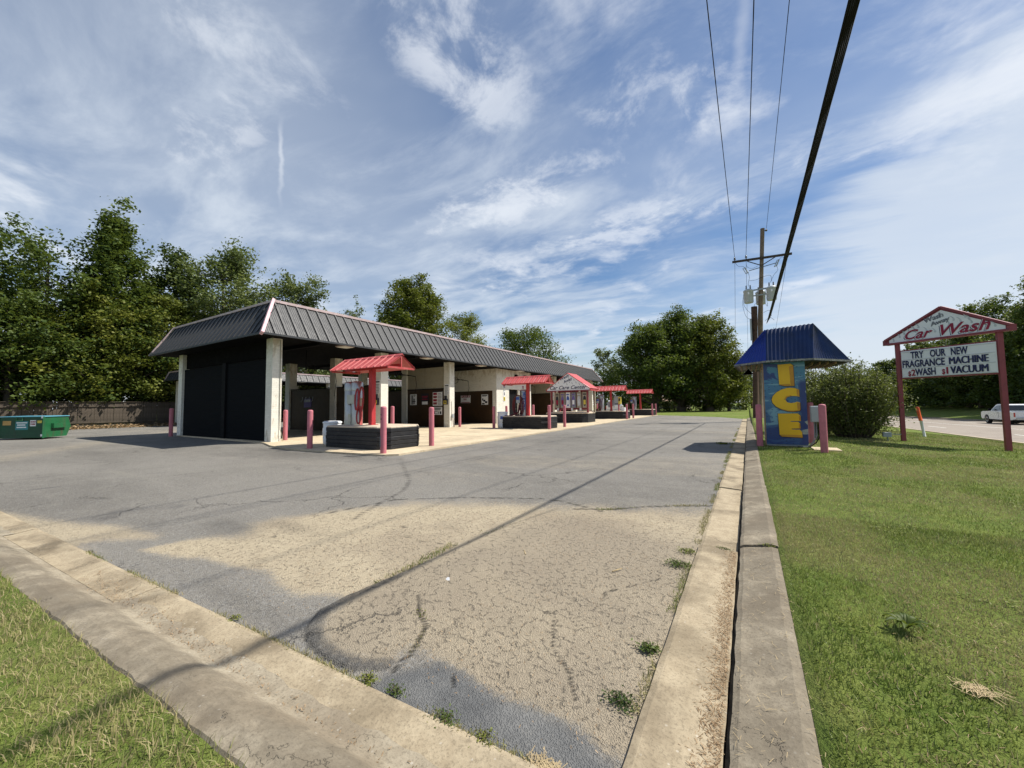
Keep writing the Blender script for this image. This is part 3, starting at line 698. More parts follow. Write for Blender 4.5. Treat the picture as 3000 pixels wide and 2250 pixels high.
def mansard(root, x0, x1, y0, y1, z0, z1, tx0, tx1, ty0, ty1, sp=.43, full=True, trim=M_PINK, cap=None):
    mb = MB().box(tx0 + .06, tx1 - .06, ty0 + .06, ty1 - .06, z0 + .08, z1 - .12)
    roof = mb.build('mansard_roof', M_SOFFIT, root)
    MB().box(x0 + .05, x1 - .05, y0 + .05, y1 - .05, z0 + .0, z0 + .06).build('soffit', M_SOFFIT, roof)
    slope_panels(roof, (x1, y0, z0), (x1, y1, z0), (tx1, ty0, z1), (tx1, ty1, z1), sp, M_ROOF)
    slope_panels(roof, (x0, y0, z0), (x1, y0, z0), (tx0, ty0, z1), (tx1, ty0, z1), sp, M_ROOF)
    if full:
        slope_panels(roof, (x1, y1, z0), (x0, y1, z0), (tx1, ty1, z1), (tx0, ty1, z1), sp, M_ROOF, flutes=1)
        slope_panels(roof, (x0, y1, z0), (x0, y0, z0), (tx0, ty1, z1), (tx0, ty0, z1), sp, M_ROOF, flutes=1)
    e = .045
    # eave trim, ridge cap, hip trims
    for a, c in (((x1 + .01, y0 - .01, z0 - .01), (x1 + .01, y1, z0 - .01)), ((x0, y0 - .01, z0 - .01), (x1 + .01, y0 - .01, z0 - .01))):
        MB().beam(a, c, .05, .07).build('eave_trim', M_ROOF, roof)
    MB().beam((tx1 + .0, ty0, z1 + .02), (tx1 + .0, ty1, z1 + .02), .16, .10).build('ridge_cap', M_CAP, roof)
    MB().beam((tx0, ty0 + .0, z1 + .022), (tx1 - .085, ty0 + .0, z1 + .022), .13, .09).build('ridge_cap', M_CAP, roof)
    MB().beam((tx0, ty1, z1 + .022), (tx1 - .085, ty1, z1 + .022), .13, .09).build('ridge_cap', M_CAP, roof)
    MB().beam((tx0, ty0 + .07, z1 + .02), (tx0, ty1 - .07, z1 + .02), .16, .09).build('ridge_cap', M_CAP, roof)
    nrm = Vector((1, -1, .8)).normalized()
    MB().beam((x1 + .03, y0 - .03, z0 - .03), (tx1 + .05, ty0 - .05, z1 + .05), .17, .10, upv=(0, 1, 0)).build('hip_trim', trim, roof)
    MB().beam((x1 + .03, y1 + .03, z0 - .03), (tx1 + .05, ty1 + .05, z1 + .05), .10, .08, upv=(0, 1, 0)).build('hip_trim', M_CAP, roof)
    MB().beam((x0 - .03, y0 - .03, z0 - .03), (tx0 - .05, ty0 - .05, z1 + .05), .06, .06, upv=(0, 1, 0)).build('hip_trim', M_CAP, roof)
    return roof

# ------------------------------------------------------------------ the wash building
cw = empty('car_wash_building', (-19.6, 8.0, .05), 'long car wash with dark ribbed mansard roof, white columns and a black end wall', 'car wash')
mansard(cw, -25.2, -14.6, 7.1, 44.8, 4.0, 5.45, -24.9, -15.6, 7.98, 43.7)
Z0, Z1 = .05, 3.998
def column(x, y, w=.45, d=.45, mt=M_WHITE, root=cw): return MB().box(x, x + d, y, y + w, Z0, Z1).build('column', mt, root)
M_COLB = M_WHITE
column(-15.85, 7.88, .36); column(-24.1, 7.9, .34, .42)
for y in (13.0, 18.15, 33.1, 38.2): column(-15.85, y)
for y in (13.0, 18.15, 23.3, 28.0, 33.1, 38.2):
    column(-23.9, y)
    if y not in (23.3, 28.0): column(-19.5, y)
b = MB().box(-23.678, -19.6, 8.0, 8.2, Z0, 3.25); b.build('end_wall', M_BLACKB, cw)
b = MB().box(-19.28, -15.852, 8.0, 8.2, Z0, 3.25); b.build('end_wall', M_BLACKB, cw)
MB().box(-19.598, -19.282, 7.93, 8.24, Z0, 3.3).build('pilaster', M_BLACK, cw)
MB().box(-23.678, -15.852, 8.06, 8.22, 3.302, Z1).build('fascia_board', M_SOFFIT, cw)
MB().box(-24.1, -15.4, 43.3, 43.6, Z0, Z1).build('end_wall', M_WHITE, cw)
part = {}
for y in (13.0, 18.15, 33.1, 38.2):
    MB().box(-23.448, -19.502, y + .10, y + .26, Z0, 2.36).build('partition_wall', M_BROWN, cw)
    part[y] = MB().box(-19.048, -15.852, y + .10, y + .26, Z0, 2.38).build('partition_wall', M_BROWN, cw)
    MB().box(-23.448, -15.852, y + .08, y + .28, 2.382, 2.43).build('rail', M_BLACK, cw)
for y in (18.15, 33.1, 38.2):
    for a, c in ((-19.046, -17.46), (-17.44, -15.854)):
        MB().box(a, c, y + .12, y + .24, 2.432, 3.75).build('upper_panel', M_CREAM, cw)
    MB().box(-19.046, -15.854, y + .12, y + .24, 3.752, Z1).build('upper_panel', M_BLACK, cw)
# equipment room between the bays
room = MB().box(-23.44, -15.4, 23.3, 23.5, 2.42, Z1).build('room_wall', M_WHITE, cw)
MB().box(-23.44, -15.75, 23.3, 23.5, Z0, 2.418).build('room_wall', M_BROWN, cw)
MB().box(-15.748, -15.4, 23.28, 23.52, Z0, 2.418).build('room_wall', M_WHITE, cw)
MB().box(-15.7, -15.4, 23.522, 25.0, Z0, 2.55).build('room_wall', M_WHITE, cw)
MB().box(-15.7, -15.4, 26.45, 28.45, Z0, 2.55).build('room_wall', M_WHITE, cw)
MB().box(-15.7, -15.4, 23.522, 28.45, 2.552, Z1).build('room_wall', M_WHITE, cw)
MB().box(-23.44, -15.702, 28.25, 28.45, Z0, Z1).build('room_wall', M_WHITE, cw)
dr = MB().box(-15.62, -15.56, 25.0, 26.45, Z0, 2.55).build('door', M_BLACK, cw)
MB().tube([(-15.55, 26.2, 1.05), (-15.50, 26.2, 1.05), (-15.50, 26.08, 1.05)], .012, 6).build('handle', M_STEEL2, dr)
for y in (25.9, 27.35):
    MB().box(-15.4, -15.22, y - .1, y + .1, 3.45, 3.72, .02).build('wall_lamp', M_BLACK, cw)
    MB().beam((-15.39, y, 3.66), (-15.1, y, 3.60), .05).build('lamp_arm', M_BLACK, cw)
# light fixtures on the soffit
for x in (-15.0, -21.35):
    for k in range(7):
        y = 10.7 + 5.1 * k
        f = MB().box(x - .28, x + .28, y - .28, y + .28, 3.955, 3.999).build('light_fixture', M_CAP, cw)
        MB().box(x - .24, x + .24, y - .24, y + .24, 3.935, 3.954).build('diffuser', M_LAMP, f)
for y in (9.4, 14.8, 20.0, 30.5): MB().box(-24.5, -14.9, y, y + .1, 3.86, 3.998).build('ceiling_joist', M_BLACK, cw)
MB().tube([(-15.38, 8.16, 3.95), (-15.38, 8.17, 1.2), (-15.36, 8.19, .5), (-15.3, 8.26, .18), (-15.34, 8.3, .06)], .012, 6).build('conduit', M_CREAM, cw)
MB().tube([(-15.39, 18.3, 1.6), (-15.38, 18.33, .7), (-15.33, 18.4, .25), (-15.36, 18.5, .06)], .011, 6).build('conduit', M_CREAM, cw)
sk = MB().box(-15.38, -15.30, 18.3, 18.44, .62, .84).build('socket_box', M_GREY, cw)
# spray booms and their hoses
def boom(x, y, flip=1):
    o = MB().tube([(x, y, 3.98), (x, y, 3.05)], .03, 8).tube([(x, y, 3.12), (x + .1, y + .9 * flip, 3.16), (x + .16, y + 1.5 * flip, 3.1)], .025, 6).tube([(x, y, 3.25), (x + .1, y + 1.0 * flip, 3.12)], .018, 6)
    o.tube([(x + .16, y + 1.5 * flip, 3.1), (x + .2, y + 1.56 * flip, 2.6), (x - .1, y + 1.7 * flip, 1.9)], .016, 6)
    o.tube([(x + .05 + .22 * cos(a), y + .25 * flip, 3.1 + .22 * sin(a)) for a in np.linspace(0, 2 * pi, 14)], .018, 6)
    o.build('spray_boom', M_BLACK, cw)
boom(-17.2, 20.6); boom(-17.0, 15.4, .9); boom(-17.4, 10.4, .9); boom(-17.2, 30.7); boom(-17.2, 36)

# boards, posters and meters
def board(name, root, x0, x1, y, z0, z1, mt, lines=None, facing='-Y', th=.02):
    if facing == '-Y': o = MB().box(x0, x1, y - th, y - .002, z0, z1).build(name, mt, root)
    else: o = MB().box(y + .002, y + th, x0, x1, z0, z1).build(name, mt, root)
    for (a, b_, c, d, m2) in lines or []:
        xa, xb = x0 + (x1 - x0) * a, x0 + (x1 - x0) * b_; za, zb = z0 + (z1 - z0) * c, z0 + (z1 - z0) * d
        if facing == '-Y': MB().box(xa, xb, y - th - .004, y - th - .001, za, zb).build('print', m2, o)
        else: MB().box(y + th + .001, y + th + .004, xa, xb, za, zb).build('print', m2, o)
    return o
def textlines(n, m2, a=.1, b_=.9, lo=.1, hi=.9, fill=.5):
    out = []
    for k in range(n):
        z = hi - (hi - lo) * (k + 1) / n; h = (hi - lo) / n * fill; r = random.uniform(0, .25) * (b_ - a)
        out.append((a, b_ - r, z, z + h, m2))
    return out
Y3 = 18.15 + .10
board('menu_board', cw, -16.83, -16.06, Y3, 1.36, 2.26, M_SIGNW, [(0, 1, .93, 1, M_INK)] + [(.05, .45, .08 + .22 * k, .24 + .22 * k, M_CRIM if k % 2 else M_MAR) for k in range(4)] + textlines(9, M_GREYL, .52, .95, .05, .9))
board('warning_sign', cw, -16.80, -16.08, Y3, .80, 1.28, M_SIGNW, [(.15, .9, .78, .9, M_INK), (.15, .85, .60, .70, M_INK), (.1, .5, .1, .16, M_INK), (.1, .5, .42, .48, M_INK), (.1, .2, .16, .42, M_INK), (.55, .62, .1, .45, M_INK), (.75, .92, .1, .45, M_INK)])
board('poster', cw, -17.80, -17.20, Y3, 1.42, 2.14, M_INK, [(.1, .9, .72, .78, M_CRIM), (.15, .85, .60, .66, M_CRIM), (.1, .9, .45, .5, M_CRIM), (.1, .9, .04, .3, M_SIGNW)])
board('poster', cw, -18.80, -18.22, Y3, 1.42, 2.12, M_SIGNW, [(.2, .5, .05, .9, M_GREYL), (.55, .7, .1, .6, M_INK), (.3, .85, .3, .36, M_INK), (.1, .9, .85, .88, M_GRN)])
board('poster', cw, -22.05, -21.35, 13.1, 1.35, 1.85, M_PURP, [(.1, .9, .6, .9, M_DROP)])
for k in range(4): MB().tube([(-22.2 + .34 * k, 13.08, 1.95), (-22.16 + .34 * k, 13.03, 1.72), (-22.2 + .34 * k, 13.0, 1.66), (-22.24 + .34 * k, 13.02, 1.74)], .012, 5).build('mat_clip', M_STEEL2, cw)
pl = board('poster', cw, -18.65, -17.75, 23.3, 1.55, 2.12, M_SIGNW, [(.05, .95, .70, .98, M_CRIM), (.05, .95, .03, .12, M_CRIM), (.30, .62, .38, .62, M_CRIM)])
text_mesh('lettering', 'PLEASE', .15, M_SIGNW, (-18.57, 23.272, 1.97), (1, 0, 0), (0, 0, 1), pl, width=.74)
text_mesh('lettering', 'NO', .16, M_SIGNW, (-18.34, 23.27, 1.80), (1, 0, 0), (0, 0, 1), pl, bold=.004)
board('poster', cw, -16.73, -16.15, 23.3, 1.40, 2.15, M_SIGNW, [(.1, .9, .86, .95, M_INK), (.1, .75, .78, .83, M_GREYL), (.12, .3, .4, .62, M_INK), (.3, .6, .3, .48, M_INK), (.55, .9, .15, .34, M_INK), (.1, .5, .03, .18, M_INK)])
for y in (13.0, 18.15, 33.1):
    o = board('notice', cw, -15.79, -15.44, y, 2.0, 2.66, M_SIGNW, [(.1, .9, .80, .9, M_INK)] + textlines(6, M_GREYL, .1, .9, .06, .74))
    mb_ = MB().box(-15.80, -15.52, y - .12, y - .002, 1.42, 1.76, .01).build('coin_meter', M_INK, cw)
    MB().box(-15.77, -15.55, y - .126, y - .121, 1.45, 1.66).build('dial_plate', M_YEL, mb_)
    MB().box(-15.70, -15.60, y - .135, y - .127, 1.50, 1.62).build('dial', M_INK, mb_)
    MB().box(-15.74, -15.62, y - .10, y - .004, 1.762, 1.95).build('meter_hood', M_INK, mb_)
for y, m2 in ((24.3, M_YEL), (27.1, M_GRN)):
    board('price_sign', cw, y - .16, y + .16, -15.4, 2.62, 2.88, M_SIGNW, [(.08, .92, .45, .9, M_CRIM), (.15, .5, .1, .35, M_INK), (.6, .9, .1, .35, M_INK)], '+X')
    board('vertical_sign', cw, y - .13, y + .13, -15.4, 1.62, 2.45, M_SIGNW, [(0, 1, .92, 1, M_GREY), (.3, .7, .55, .82, M_INK), (.05, .95, .05, .42, m2), (.35, .65, .1, .35, M_INK)], '+X')

# ------------------------------------------------------------------ second wash building behind
cb = empty('rear_wash_building', (-39.6, 13.2, .05), 'rear wash bays with low grey ribbed fascia, seen through the open bays', 'car wash')
mansard(cb, -43.2, -36.2, 13.2, 35.4, 3.82, 4.55, -43.0, -36.6, 13.5, 35.0, sp=.62, full=False)
for x in (-36.9, -42.6):
    for y in (13.8, 19.0, 24.2, 29.4, 34.4): MB().box(x, x + .4, y, y + .4, 0, 3.818).build('column', M_WHITE, cb)
for y in (19.1, 24.3, 29.5): MB().box(-42.2, -36.9, y + .05, y + .2, 0, 2.3).build('partition_wall', M_BROWN, cb)
for k in range(4): MB().box(-37.1, -36.6, 16.2 + 5.2 * k, 16.7 + 5.2 * k, 3.79, 3.817).build('light_fixture', M_LAMP, cb)

# ------------------------------------------------------------------ bollards
def bollard(x, y, h, label, z=.05, r=.083):
    prof = [(r, z - .1), (r, z + h - .055), (r * .93, z + h - .022), (r * .65, z + h - .005), (.004, z + h)]
    o = MB().lathe(x, y, prof, 16).build('bollard', M_BOL, None, (x, y, z))
    return tag(o, label, 'bollard', 'pink steel bollards around the car wash')
BL = [(-11.75, 7.18, 1.20, 'pink bollard at the left front of the nearest vacuum island, on the pad corner'),
      (-8.57, 7.33, 1.28, 'pink bollard with two dark scuffs standing right in front of the nearest vacuum island'),
      (-8.77, 9.44, 1.24, 'pink bollard on the pad edge just right of the nearest vacuum island'),
      (-15.78, 8.62, 1.20, 'pink bollard touching the right side of the corner column beside the black end wall'),
      (-13.9, 12.4, 1.30, 'pink bollard behind the nearest vacuum island, seen above its concrete top'),
      (-15.15, 18.8, 1.22, 'pink bollard on the right of the third white column, before the brown wall'),
      (-12.28, 18.27, 1.24, 'pink bollard just left of the white barrel at the second vacuum island'),
      (-8.99, 18.6, 1.26, 'pink bollard at the right front corner of the second vacuum island'),
      (-9.08, 20.8, 1.26, 'pink bollard in front of the vending panels, right of the second vacuum island'),
      (-12.5, 23.4, 1.30, 'slim looking pink bollard behind the second island, right of its red post'),
      (-14.4, 23.0, 1.25, 'pink bollard against the white equipment room wall behind the white barrel'),
      (-12.5, 36.5, 1.35, 'pink bollard between the vending shelter and the third vacuum machine'),
      (-8.86, 33.46, 1.28, 'pink bollard at the right end of the third vacuum island, nearer of that pair'),
      (-8.95, 35.96, 1.28, 'pink bollard just beyond the third vacuum island, farther of that pair'),
      (-8.95, 44.2, 1.28, 'nearer of the last two pink bollards at the far end of the pad'),
      (-9.05, 46.6, 1.28, 'farthest pink bollard, at the very end of the concrete pad'),
      (-24.35, 7.75, 1.33, 'dark pink bollard beside the left white column of the black end wall')]
for i, (x, y, h, l) in enumerate(BL):
    o = bollard(x, y, h, l)
    if i == 1:
        for zz, yy in ((.98, -.02), (.86, .0)): MB().box(x - .012, x + .012, y - .092, y - .083, zz + .1, zz + .14).build('scuff_mark', M_INK, o)
        MB().box(x - .03, x - .012, y - .091, y - .082, .22, .52).build('scuff_mark', M_GREYL, o)

# ------------------------------------------------------------------ vacuum islands, canopies, machines
def island(dx, dy, label, xs_=0):
    hull = [(-11.75, 7.72), (-9.35, 7.76), (-9.08, 8.05), (-9.06, 9.15), (-9.35, 9.48), (-11.75, 9.48), (-12.0, 9.2), (-12.0, 7.98)]
    hull = [(x + dx, y + dy) for x, y in hull]; cx = sum(p[0] for p in hull) / 8; cy = sum(p[1] for p in hull) / 8
    o = empty('vacuum_island', (cx, cy, .05), label, 'island', 'black timber edged islands')
    for k in range(5):
        j = .006 * ((k * 37) % 3 - 1); z = .05 + .126 * k
        sc = lambda p, f: (cx + (p[0] - cx) * f, cy + (p[1] - cy) * f)
        H = [sc(p, 1 + j) for p in hull]; Hi = [sc(p, 1 + j - .008) for p in hull]
        MB().rings([[(x, y, z + .003) for x, y in Hi], [(x, y, z + .014) for x, y in H], [(x, y, z + .112) for x, y in H], [(x, y, z + .123) for x, y in Hi]]).build('timber_course', M_BTIM, o)
    H = [(cx + (p[0] - cx) * .985, cy + (p[1] - cy) * .985) for p in hull]; Hi = [(cx + (p[0] - cx) * .96, cy + (p[1] - cy) * .96) for p in hull]
    MB().rings([[(x, y, .68) for x, y in H], [(x, y, .705) for x, y in H], [(x, y, .73) for x, y in Hi]]).build('concrete_top', M_CONC, o)
    return o
def canopy(dx, dy, label, small=False):
    x0, x1, yA, yB, yc, ze, zr = -12.0 + dx, -9.2 + dx, 8.0 + dy, 9.16 + dy, 8.58 + dy, 2.54, 2.95
    o = empty('canopy', ((x0 + x1) / 2, yc, .73), label, 'canopy', 'red gabled canopies over the vacuum islands')
    MB().box(-10.66 + dx, -10.5 + dx, yc - .08, yc + .08, .73, 2.56).build('post', M_REDP, o)
    MB().box(-10.72 + dx, -10.44 + dx, yc - .14, yc + .14, .731, .745).build('base_plate', M_REDP, o)
    MB().beam((x0 + .06, yc, 2.60), (x1 - .06, yc, 2.60), .10, .12).build('beam', M_REDP, o)
    for k, x in enumerate((x0 + .05, x1 - .04)):
        t = MB().beam((x, yA + .03, ze - .02), (x, yB - .03, ze - .02), .045, .06)
        t.beam((x, yA + .03, ze + .01), (x, yc, zr - .03), .045, .055); t.beam((x, yB - .03, ze + .01), (x, yc, zr - .03), .045, .055)
        t.beam((x, yc, ze), (x, yc, zr - .06), .04); t.build('gable_frame', M_RED, o)
    for s in (-1, 1):
        ya = yA if s < 0 else yB; n = 9; w = (x1 - x0) / n; me = None
        for k in range(n):
            xa = x0 + k * w
            if me is None:
                b = MB(); rib = .035; th = .012
                nv = Vector((0, s * (zr - ze), abs(yc - ya))).normalized(); P = lambda u, f, h: tuple(Vector((xa + u, ya + (yc - ya) * f, ze + (zr - ze) * f)) + nv * h)
                cs = [(0, rib), (.03, rib), (.045, 0), (w * .5 - .02, 0), (w * .5 - .01, .008), (w * .5 + .01, .008), (w * .5 + .02, 0), (w - .001, 0)]
                m = len(cs); b.add([P(u, 0, h) for u, h in cs] + [P(u, 1, h) for u, h in cs], [(i, i + 1, m + i + 1, m + i) for i in range(m - 1)])
                b.add([P(0, 0, -th), P(w, 0, -th), P(w, 1, -th), P(0, 1, -th)], [(0, 1, 2, 3)])
                b.add([P(0, 0, -th), P(w, 0, -th), P(w, 0, 0), P(0, 0, 0)], [(0, 1, 2, 3)]); b.add([P(0, 0, 0), P(0, 0, rib), P(.03, 0, rib), P(.045, 0, 0)], [(0, 1, 2, 3)])
                b.add([P(0, 0, 0), P(0, 0, rib), P(0, 1, rib), P(0, 1, 0)], [(0, 1, 2, 3)])
                q = b.build('roof_panel', M_RED, o); me = q.data
                off = Vector((xa, 0, 0)) - Vector((wloc(o).x, 0, 0))
                for v in me.vertices: v.co.x -= off.x
                q.location.x = off.x
            else:
                q = bpy.data.objects.new('roof_panel', me); COL.objects.link(q); q.parent = o; q.location.x = xa - wloc(o).x
    MB().rings([[(x, yc - .09, zr - .045), (x, yc, zr + .03), (x, yc + .09, zr - .045), (x, yc, zr - .005)] for x in (x0 - .01, x1 + .01)]).build('ridge_cap', M_RED, o)
    return o
def loop(cx, cy, cz, ry_, rz_, axis='x', r=.028, mt=M_HOSER, tilt=0., n=26, a0=0, a1=2 * pi):
    P = []
    for a in np.linspace(a0, a1, n):
        u = ry_ * cos(a); v = rz_ * sin(a)
        P.append((cx + tilt * v * .3, cy + u, cz + v) if axis == 'y' else (cx + u, cy + tilt * v * .3, cz + v))
    return MB().tube(P, r, 8)
def capsule(cx, cy, w, d, n=10):
    P = []
    for k in range(n + 1): a = -pi / 2 + pi * k / n; P.append((cx + w / 2 - d / 2 + d / 2 * cos(a), cy + d / 2 * sin(a)))
    for k in range(n + 1): a = pi / 2 + pi * k / n; P.append((cx - w / 2 + d / 2 + d / 2 * cos(a), cy + d / 2 * sin(a)))
    return P
# nearest machine: twin stainless tank, plain
ISL = [(0, 0), (-.05, 10.72), None, (.05, 26.0), (.1, 36.9)]
isl_lab = ['black timber vacuum island under the nearest red canopy, by the black end wall', 'black timber vacuum island second from the left, beside the white barrel', '',
           'black timber vacuum island just right of the vending shelter', 'farthest black timber vacuum island at the end of the pad']
can_lab = ['nearest and largest looking red gabled canopy on a single red post', 'red gabled canopy over the vacuum lettered VACUUM, second from the left', '',
           'red gabled canopy just right of the vending shelter, third of the four', 'farthest and smallest looking red gabled canopy']
for k, d in enumerate(ISL):
    if d: island(d[0], d[1], isl_lab[k]); canopy(d[0], d[1], can_lab[k])
def vac_twin(cx, cy, z=.73):
    o = empty('vacuum_machine', (cx, cy, z), 'plain twin stainless vacuum with bright red coiled hoses under the nearest red canopy', 'vacuum', 'coin vacuum machines')
    for s in (-1, 1):
        MB().lathe(cx + s * .18, cy, [(.185, z + .0), (.185, z + 1.16), (.18, z + 1.165)], 28).build('tank', M_STEEL, o)
        MB().lathe(cx + s * .18, cy, [(.195, z + 1.14), (.195, z + 1.40), (.165, z + 1.43), (.10, z + 1.455), (.01, z + 1.46)], 28).build('lid', M_STEEL, o)
    MB().box(cx - .04, cx + .10, cy - .19, cy - .14, z + .08, z + .36).build('access_door', M_STEEL2, o)
    MB().box(cx - .08, cx + .28, cy - .20, cy - .15, z + .70, z + 1.0).build('instruction_plate', M_STEEL2, o)
    MB().box(cx + .34, cx + .40, cy - .05, cy + .05, z, z + .62).build('nozzle_holder', M_RED, o)
    MB().box(cx + .34, cx + .42, cy - .05, cy + .05, z + .64, z + .9).build('nozzle_holder', M_CONC, o)
    for i, (a, b_, c, dd) in enumerate(((.54, .82, .11, .42), (.60, .85, .10, .40), (.56, .30, .11, .24), (.52, .84, .08, .34))):
        loop(cx + a, cy - .12 - .05 * i, z + b_, c, dd, 'x', .026, M_HOSER, .2).build('hose', M_HOSER, o)
    return o
vac_twin(-11.42, 8.50)
def vac_single(cx, cy, lab, word=True, z=.73, big=True):
    o = empty('vacuum_machine', (cx, cy, z), lab, 'vacuum', 'coin vacuum machines')
    MB().lathe(cx, cy, [(.25, z), (.25, z + 1.16), (.245, z + 1.165)], 30).build('tank', M_STEEL, o)
    MB().lathe(cx, cy, [(.262, z + 1.14), (.262, z + 1.42), (.24, z + 1.46), (.14, z + 1.49), (.01, z + 1.50)], 30).build('lid', M_STEEL, o)
    cpt = MB().box(cx - .34, cx - .10, cy - .34, cy - .16, z + .72, z + 1.12, .02).build('coin_box', M_GREY, o)
    MB().box(cx - .32, cx - .12, cy - .347, cy - .341, z + .90, z + 1.06).build('price_label', M_BLUE, cpt)
    for i in range(4):
        loop(cx - .34 + .05 * i, cy - .22 - .04 * i, z + .55, .16 + .07 * i, .52 + .03 * i, 'x', .027).build('hose', M_HOSED, o)
    if big:
        MB().tube([(cx - .1, cy - .3, z + .4), (cx - .2, cy - .45, z + .12), (cx - .42, cy - .75, z + .02), (cx - .75, cy - .8, z + .0), (cx - .80, cy - .72, z - .10), (cx - .5, cy - .66, z + .03), (cx - .2, cy - .35, z + .2), (cx - .16, cy - .28, z + .6)], .035, 8).build('hose', M_HOSED, o)
        MB().lathe(cx - .78, cy - .80, [(.055, z - .03), (.055, z + .04)], 10).build('nozzle', M_RED, o)
    if word:
        # letters run up the right-hand side of the tank
        L = 'VACUUM'; 
        d = Vector((.52, -.85, 0)).normalized(); ux = Vector((0, 0, 1)); uy = -Vector((d.y * -1, d.x, 0))
        text_mesh('lettering', L, .26, M_BLUE, Vector((cx, cy, z + .30)) + d * .262 - uy * .09, ux, uy, o, ext=.006, bold=.006, width=1.02)
    return o
vac_single(-10.98, 19.45, 'stainless vacuum lettered VACUUM with dark maroon hoses on the second island')
vac_single(-11.55, 34.9, 'stainless vacuum with hanging maroon hoses on the third island, near the white pickup', False)
vac_single(-11.2, 45.6, 'small looking stainless vacuum on the farthest island', False, big=False)
# card pedestal on the third island
o = empty('pay_station', (-9.95, 34.9, .73), 'grey and yellow pay box on a pink post on the third island', 'pay station')
MB().box(-10.0, -9.88, 34.84, 34.96, .73, 1.40).build('post', M_BOL, o)
q = MB().box(-10.34, -9.95, 34.74, 35.0, 1.40, 2.05, .02).build('cabinet', M_GREY, o); MB().box(-9.94, -9.72, 34.74, 35.0, 1.32, 1.98, .02).build('cabinet', M_YEL, o)
MB().box(-9.90, -9.76, 34.73, 34.738, 1.62, 1.84).build('slot_plate', M_INK, o)
MB().beam((-10.9, 34.7, 1.25), (-10.3, 34.85, 1.48), .5, .05, upv=(0, 1, 0)).build('shelf', M_GREY, o)
MB().tube([(-9.8, 35.0, 2.0), (-9.6, 35.0, 2.15), (-9.2, 35.0, 2.1), (-9.0, 35.0, 1.7), (-9.1, 35.0, 1.3)], .02, 6).build('hose', M_WIRE, o)
tag(MB().box(-9.55, -9.30, 34.4, 34.8, .735, 1.02, .02).build('waste_bin', M_BARREL, None, (-9.4, 34.6, .735)), 'small white bin on the right end of the third island', 'bin')
# barrels
def barrel(x, y, lab, h=.72):
    o = empty('trash_barrel', (x, y, .05), lab, 'barrel', 'white plastic barrels')
    MB().lathe(x, y, [(.24, .05), (.285, .10), (.30, .3), (.285, .32), (.305, .36), (.305, h - .2), (.285, h - .16), (.29, h - .04), (.25, h)], 24).build('drum', M_BARREL, o)
    MB().lathe(x, y, [(.31, h - .02), (.31, h + .02), (.25, h + .05), (.24, h - .02)], 24).build('rim', M_BARREL, o)
    return o
o = barrel(-12.0, 18.75, 'white plastic barrel with blue label left of the second vacuum island', .92)
MB().box(-11.96, -11.80, 18.44, 18.452, .55, .72).build('blue_label', M_BLUE, o)
barrel(-12.35, 8.35, 'white barrel half hidden behind the left end of the nearest island', .80)

# ------------------------------------------------------------------ vending shelter (Car Care Center)
cc = empty('vending_shelter', (-11.1, 26.6, .05), 'small gabled vending shelter with six product panels and Wash Away Car Care Center lettering', 'vending shelter')
yF = 26.1
hull = [(-12.75, 26.0), (-10.05, 26.05), (-9.72, 26.4), (-9.75, 28.0), (-10.0, 28.3), (-12.7, 28.3), (-12.9, 28.0), (-12.9, 26.2)]
for k in range(5):
    z = .05 + .126 * k
    MB().rings([[(x, y, z + .003) for x, y in hull], [(x, y, z + .123) for x, y in hull]]).build('timber_course', M_BTIM, cc)
MB().rings([[(x, y, .68) for x, y in hull], [(x, y, .74) for x, y in hull], [(-11.3 + (x + 11.3) * .93, 27.1 + (y - 27.1) * .93, .80) for x, y in hull]]).build('concrete_top', M_CONC, cc)
for x in (-12.55, -9.75):
    for y in (26.25, 27.7): MB().box(x, x + .12, y, y + .12, .75, 2.42).build('post', M_CREAM if (x > -10 and y > 27) else M_MAR, cc)
MB().box(-12.3, -9.7, 26.42, 26.50, .95, 2.36).build('back_board', M_MAR, cc)
gab = [(-12.75, yF, 2.36), (-9.45, yF, 2.36), (-9.45, yF, 2.52), (-11.1, yF, 3.60), (-12.75, yF, 2.52)]
g_ = MB().extr(gab, (0, .08, 0)).build('gable_sign', M_SIGNW, cc)
text_mesh('lettering', 'Car Care Center', .36, M_NAVY, (-12.52, yF - .004, 2.45), (1, 0, 0), (0, 0, 1), g_, bold=.006, shear=.35, width=2.85)
for w_, x_, z_ in (('Wash', -11.66, 3.08), ('Away', -11.40, 2.86)):
    text_mesh('lettering', w_, .27, M_NAVY, (x_, yF - .004, z_), (1, 0, .42), (-.42, 0, 1), g_, bold=.005, shear=.2, width=.74)
def drip(root, P, ux, uy, un, s=1., mt=M_DROP):
    """comma-shaped splash mark"""
    P = Vector(P); ux = Vector(ux); uy = Vector(uy); un = Vector(un); pts = []
    C = [(-.10, .10), (-.05, .085), (0, .04), (.03, -.02), (.03, -.05), (.0, -.065), (-.025, -.04), (-.015, 0), (-.05, .06)]
    pts = [P + ux * a * s + uy * b_ * s for a, b_ in C]
    return MB().extr([tuple(p) for p in pts], un * .003).build('drip_mark', mt, root)
rr = random.Random(5)
for x_, z_ in ((-12.3, 2.72), (-12.05, 2.85), (-11.8, 2.93), (-12.15, 3.0), (-10.95, 2.95), (-10.6, 3.1), (-10.75, 2.86), (-10.45, 2.90), (-10.2, 2.78), (-11.0, 3.25), (-9.9, 2.66), (-11.15, 2.80)):
    drip(g_, (x_, yF - .001, z_), (1, 0, 0), (0, 0, 1), (0, -1, 0), .9, M_GREYL)
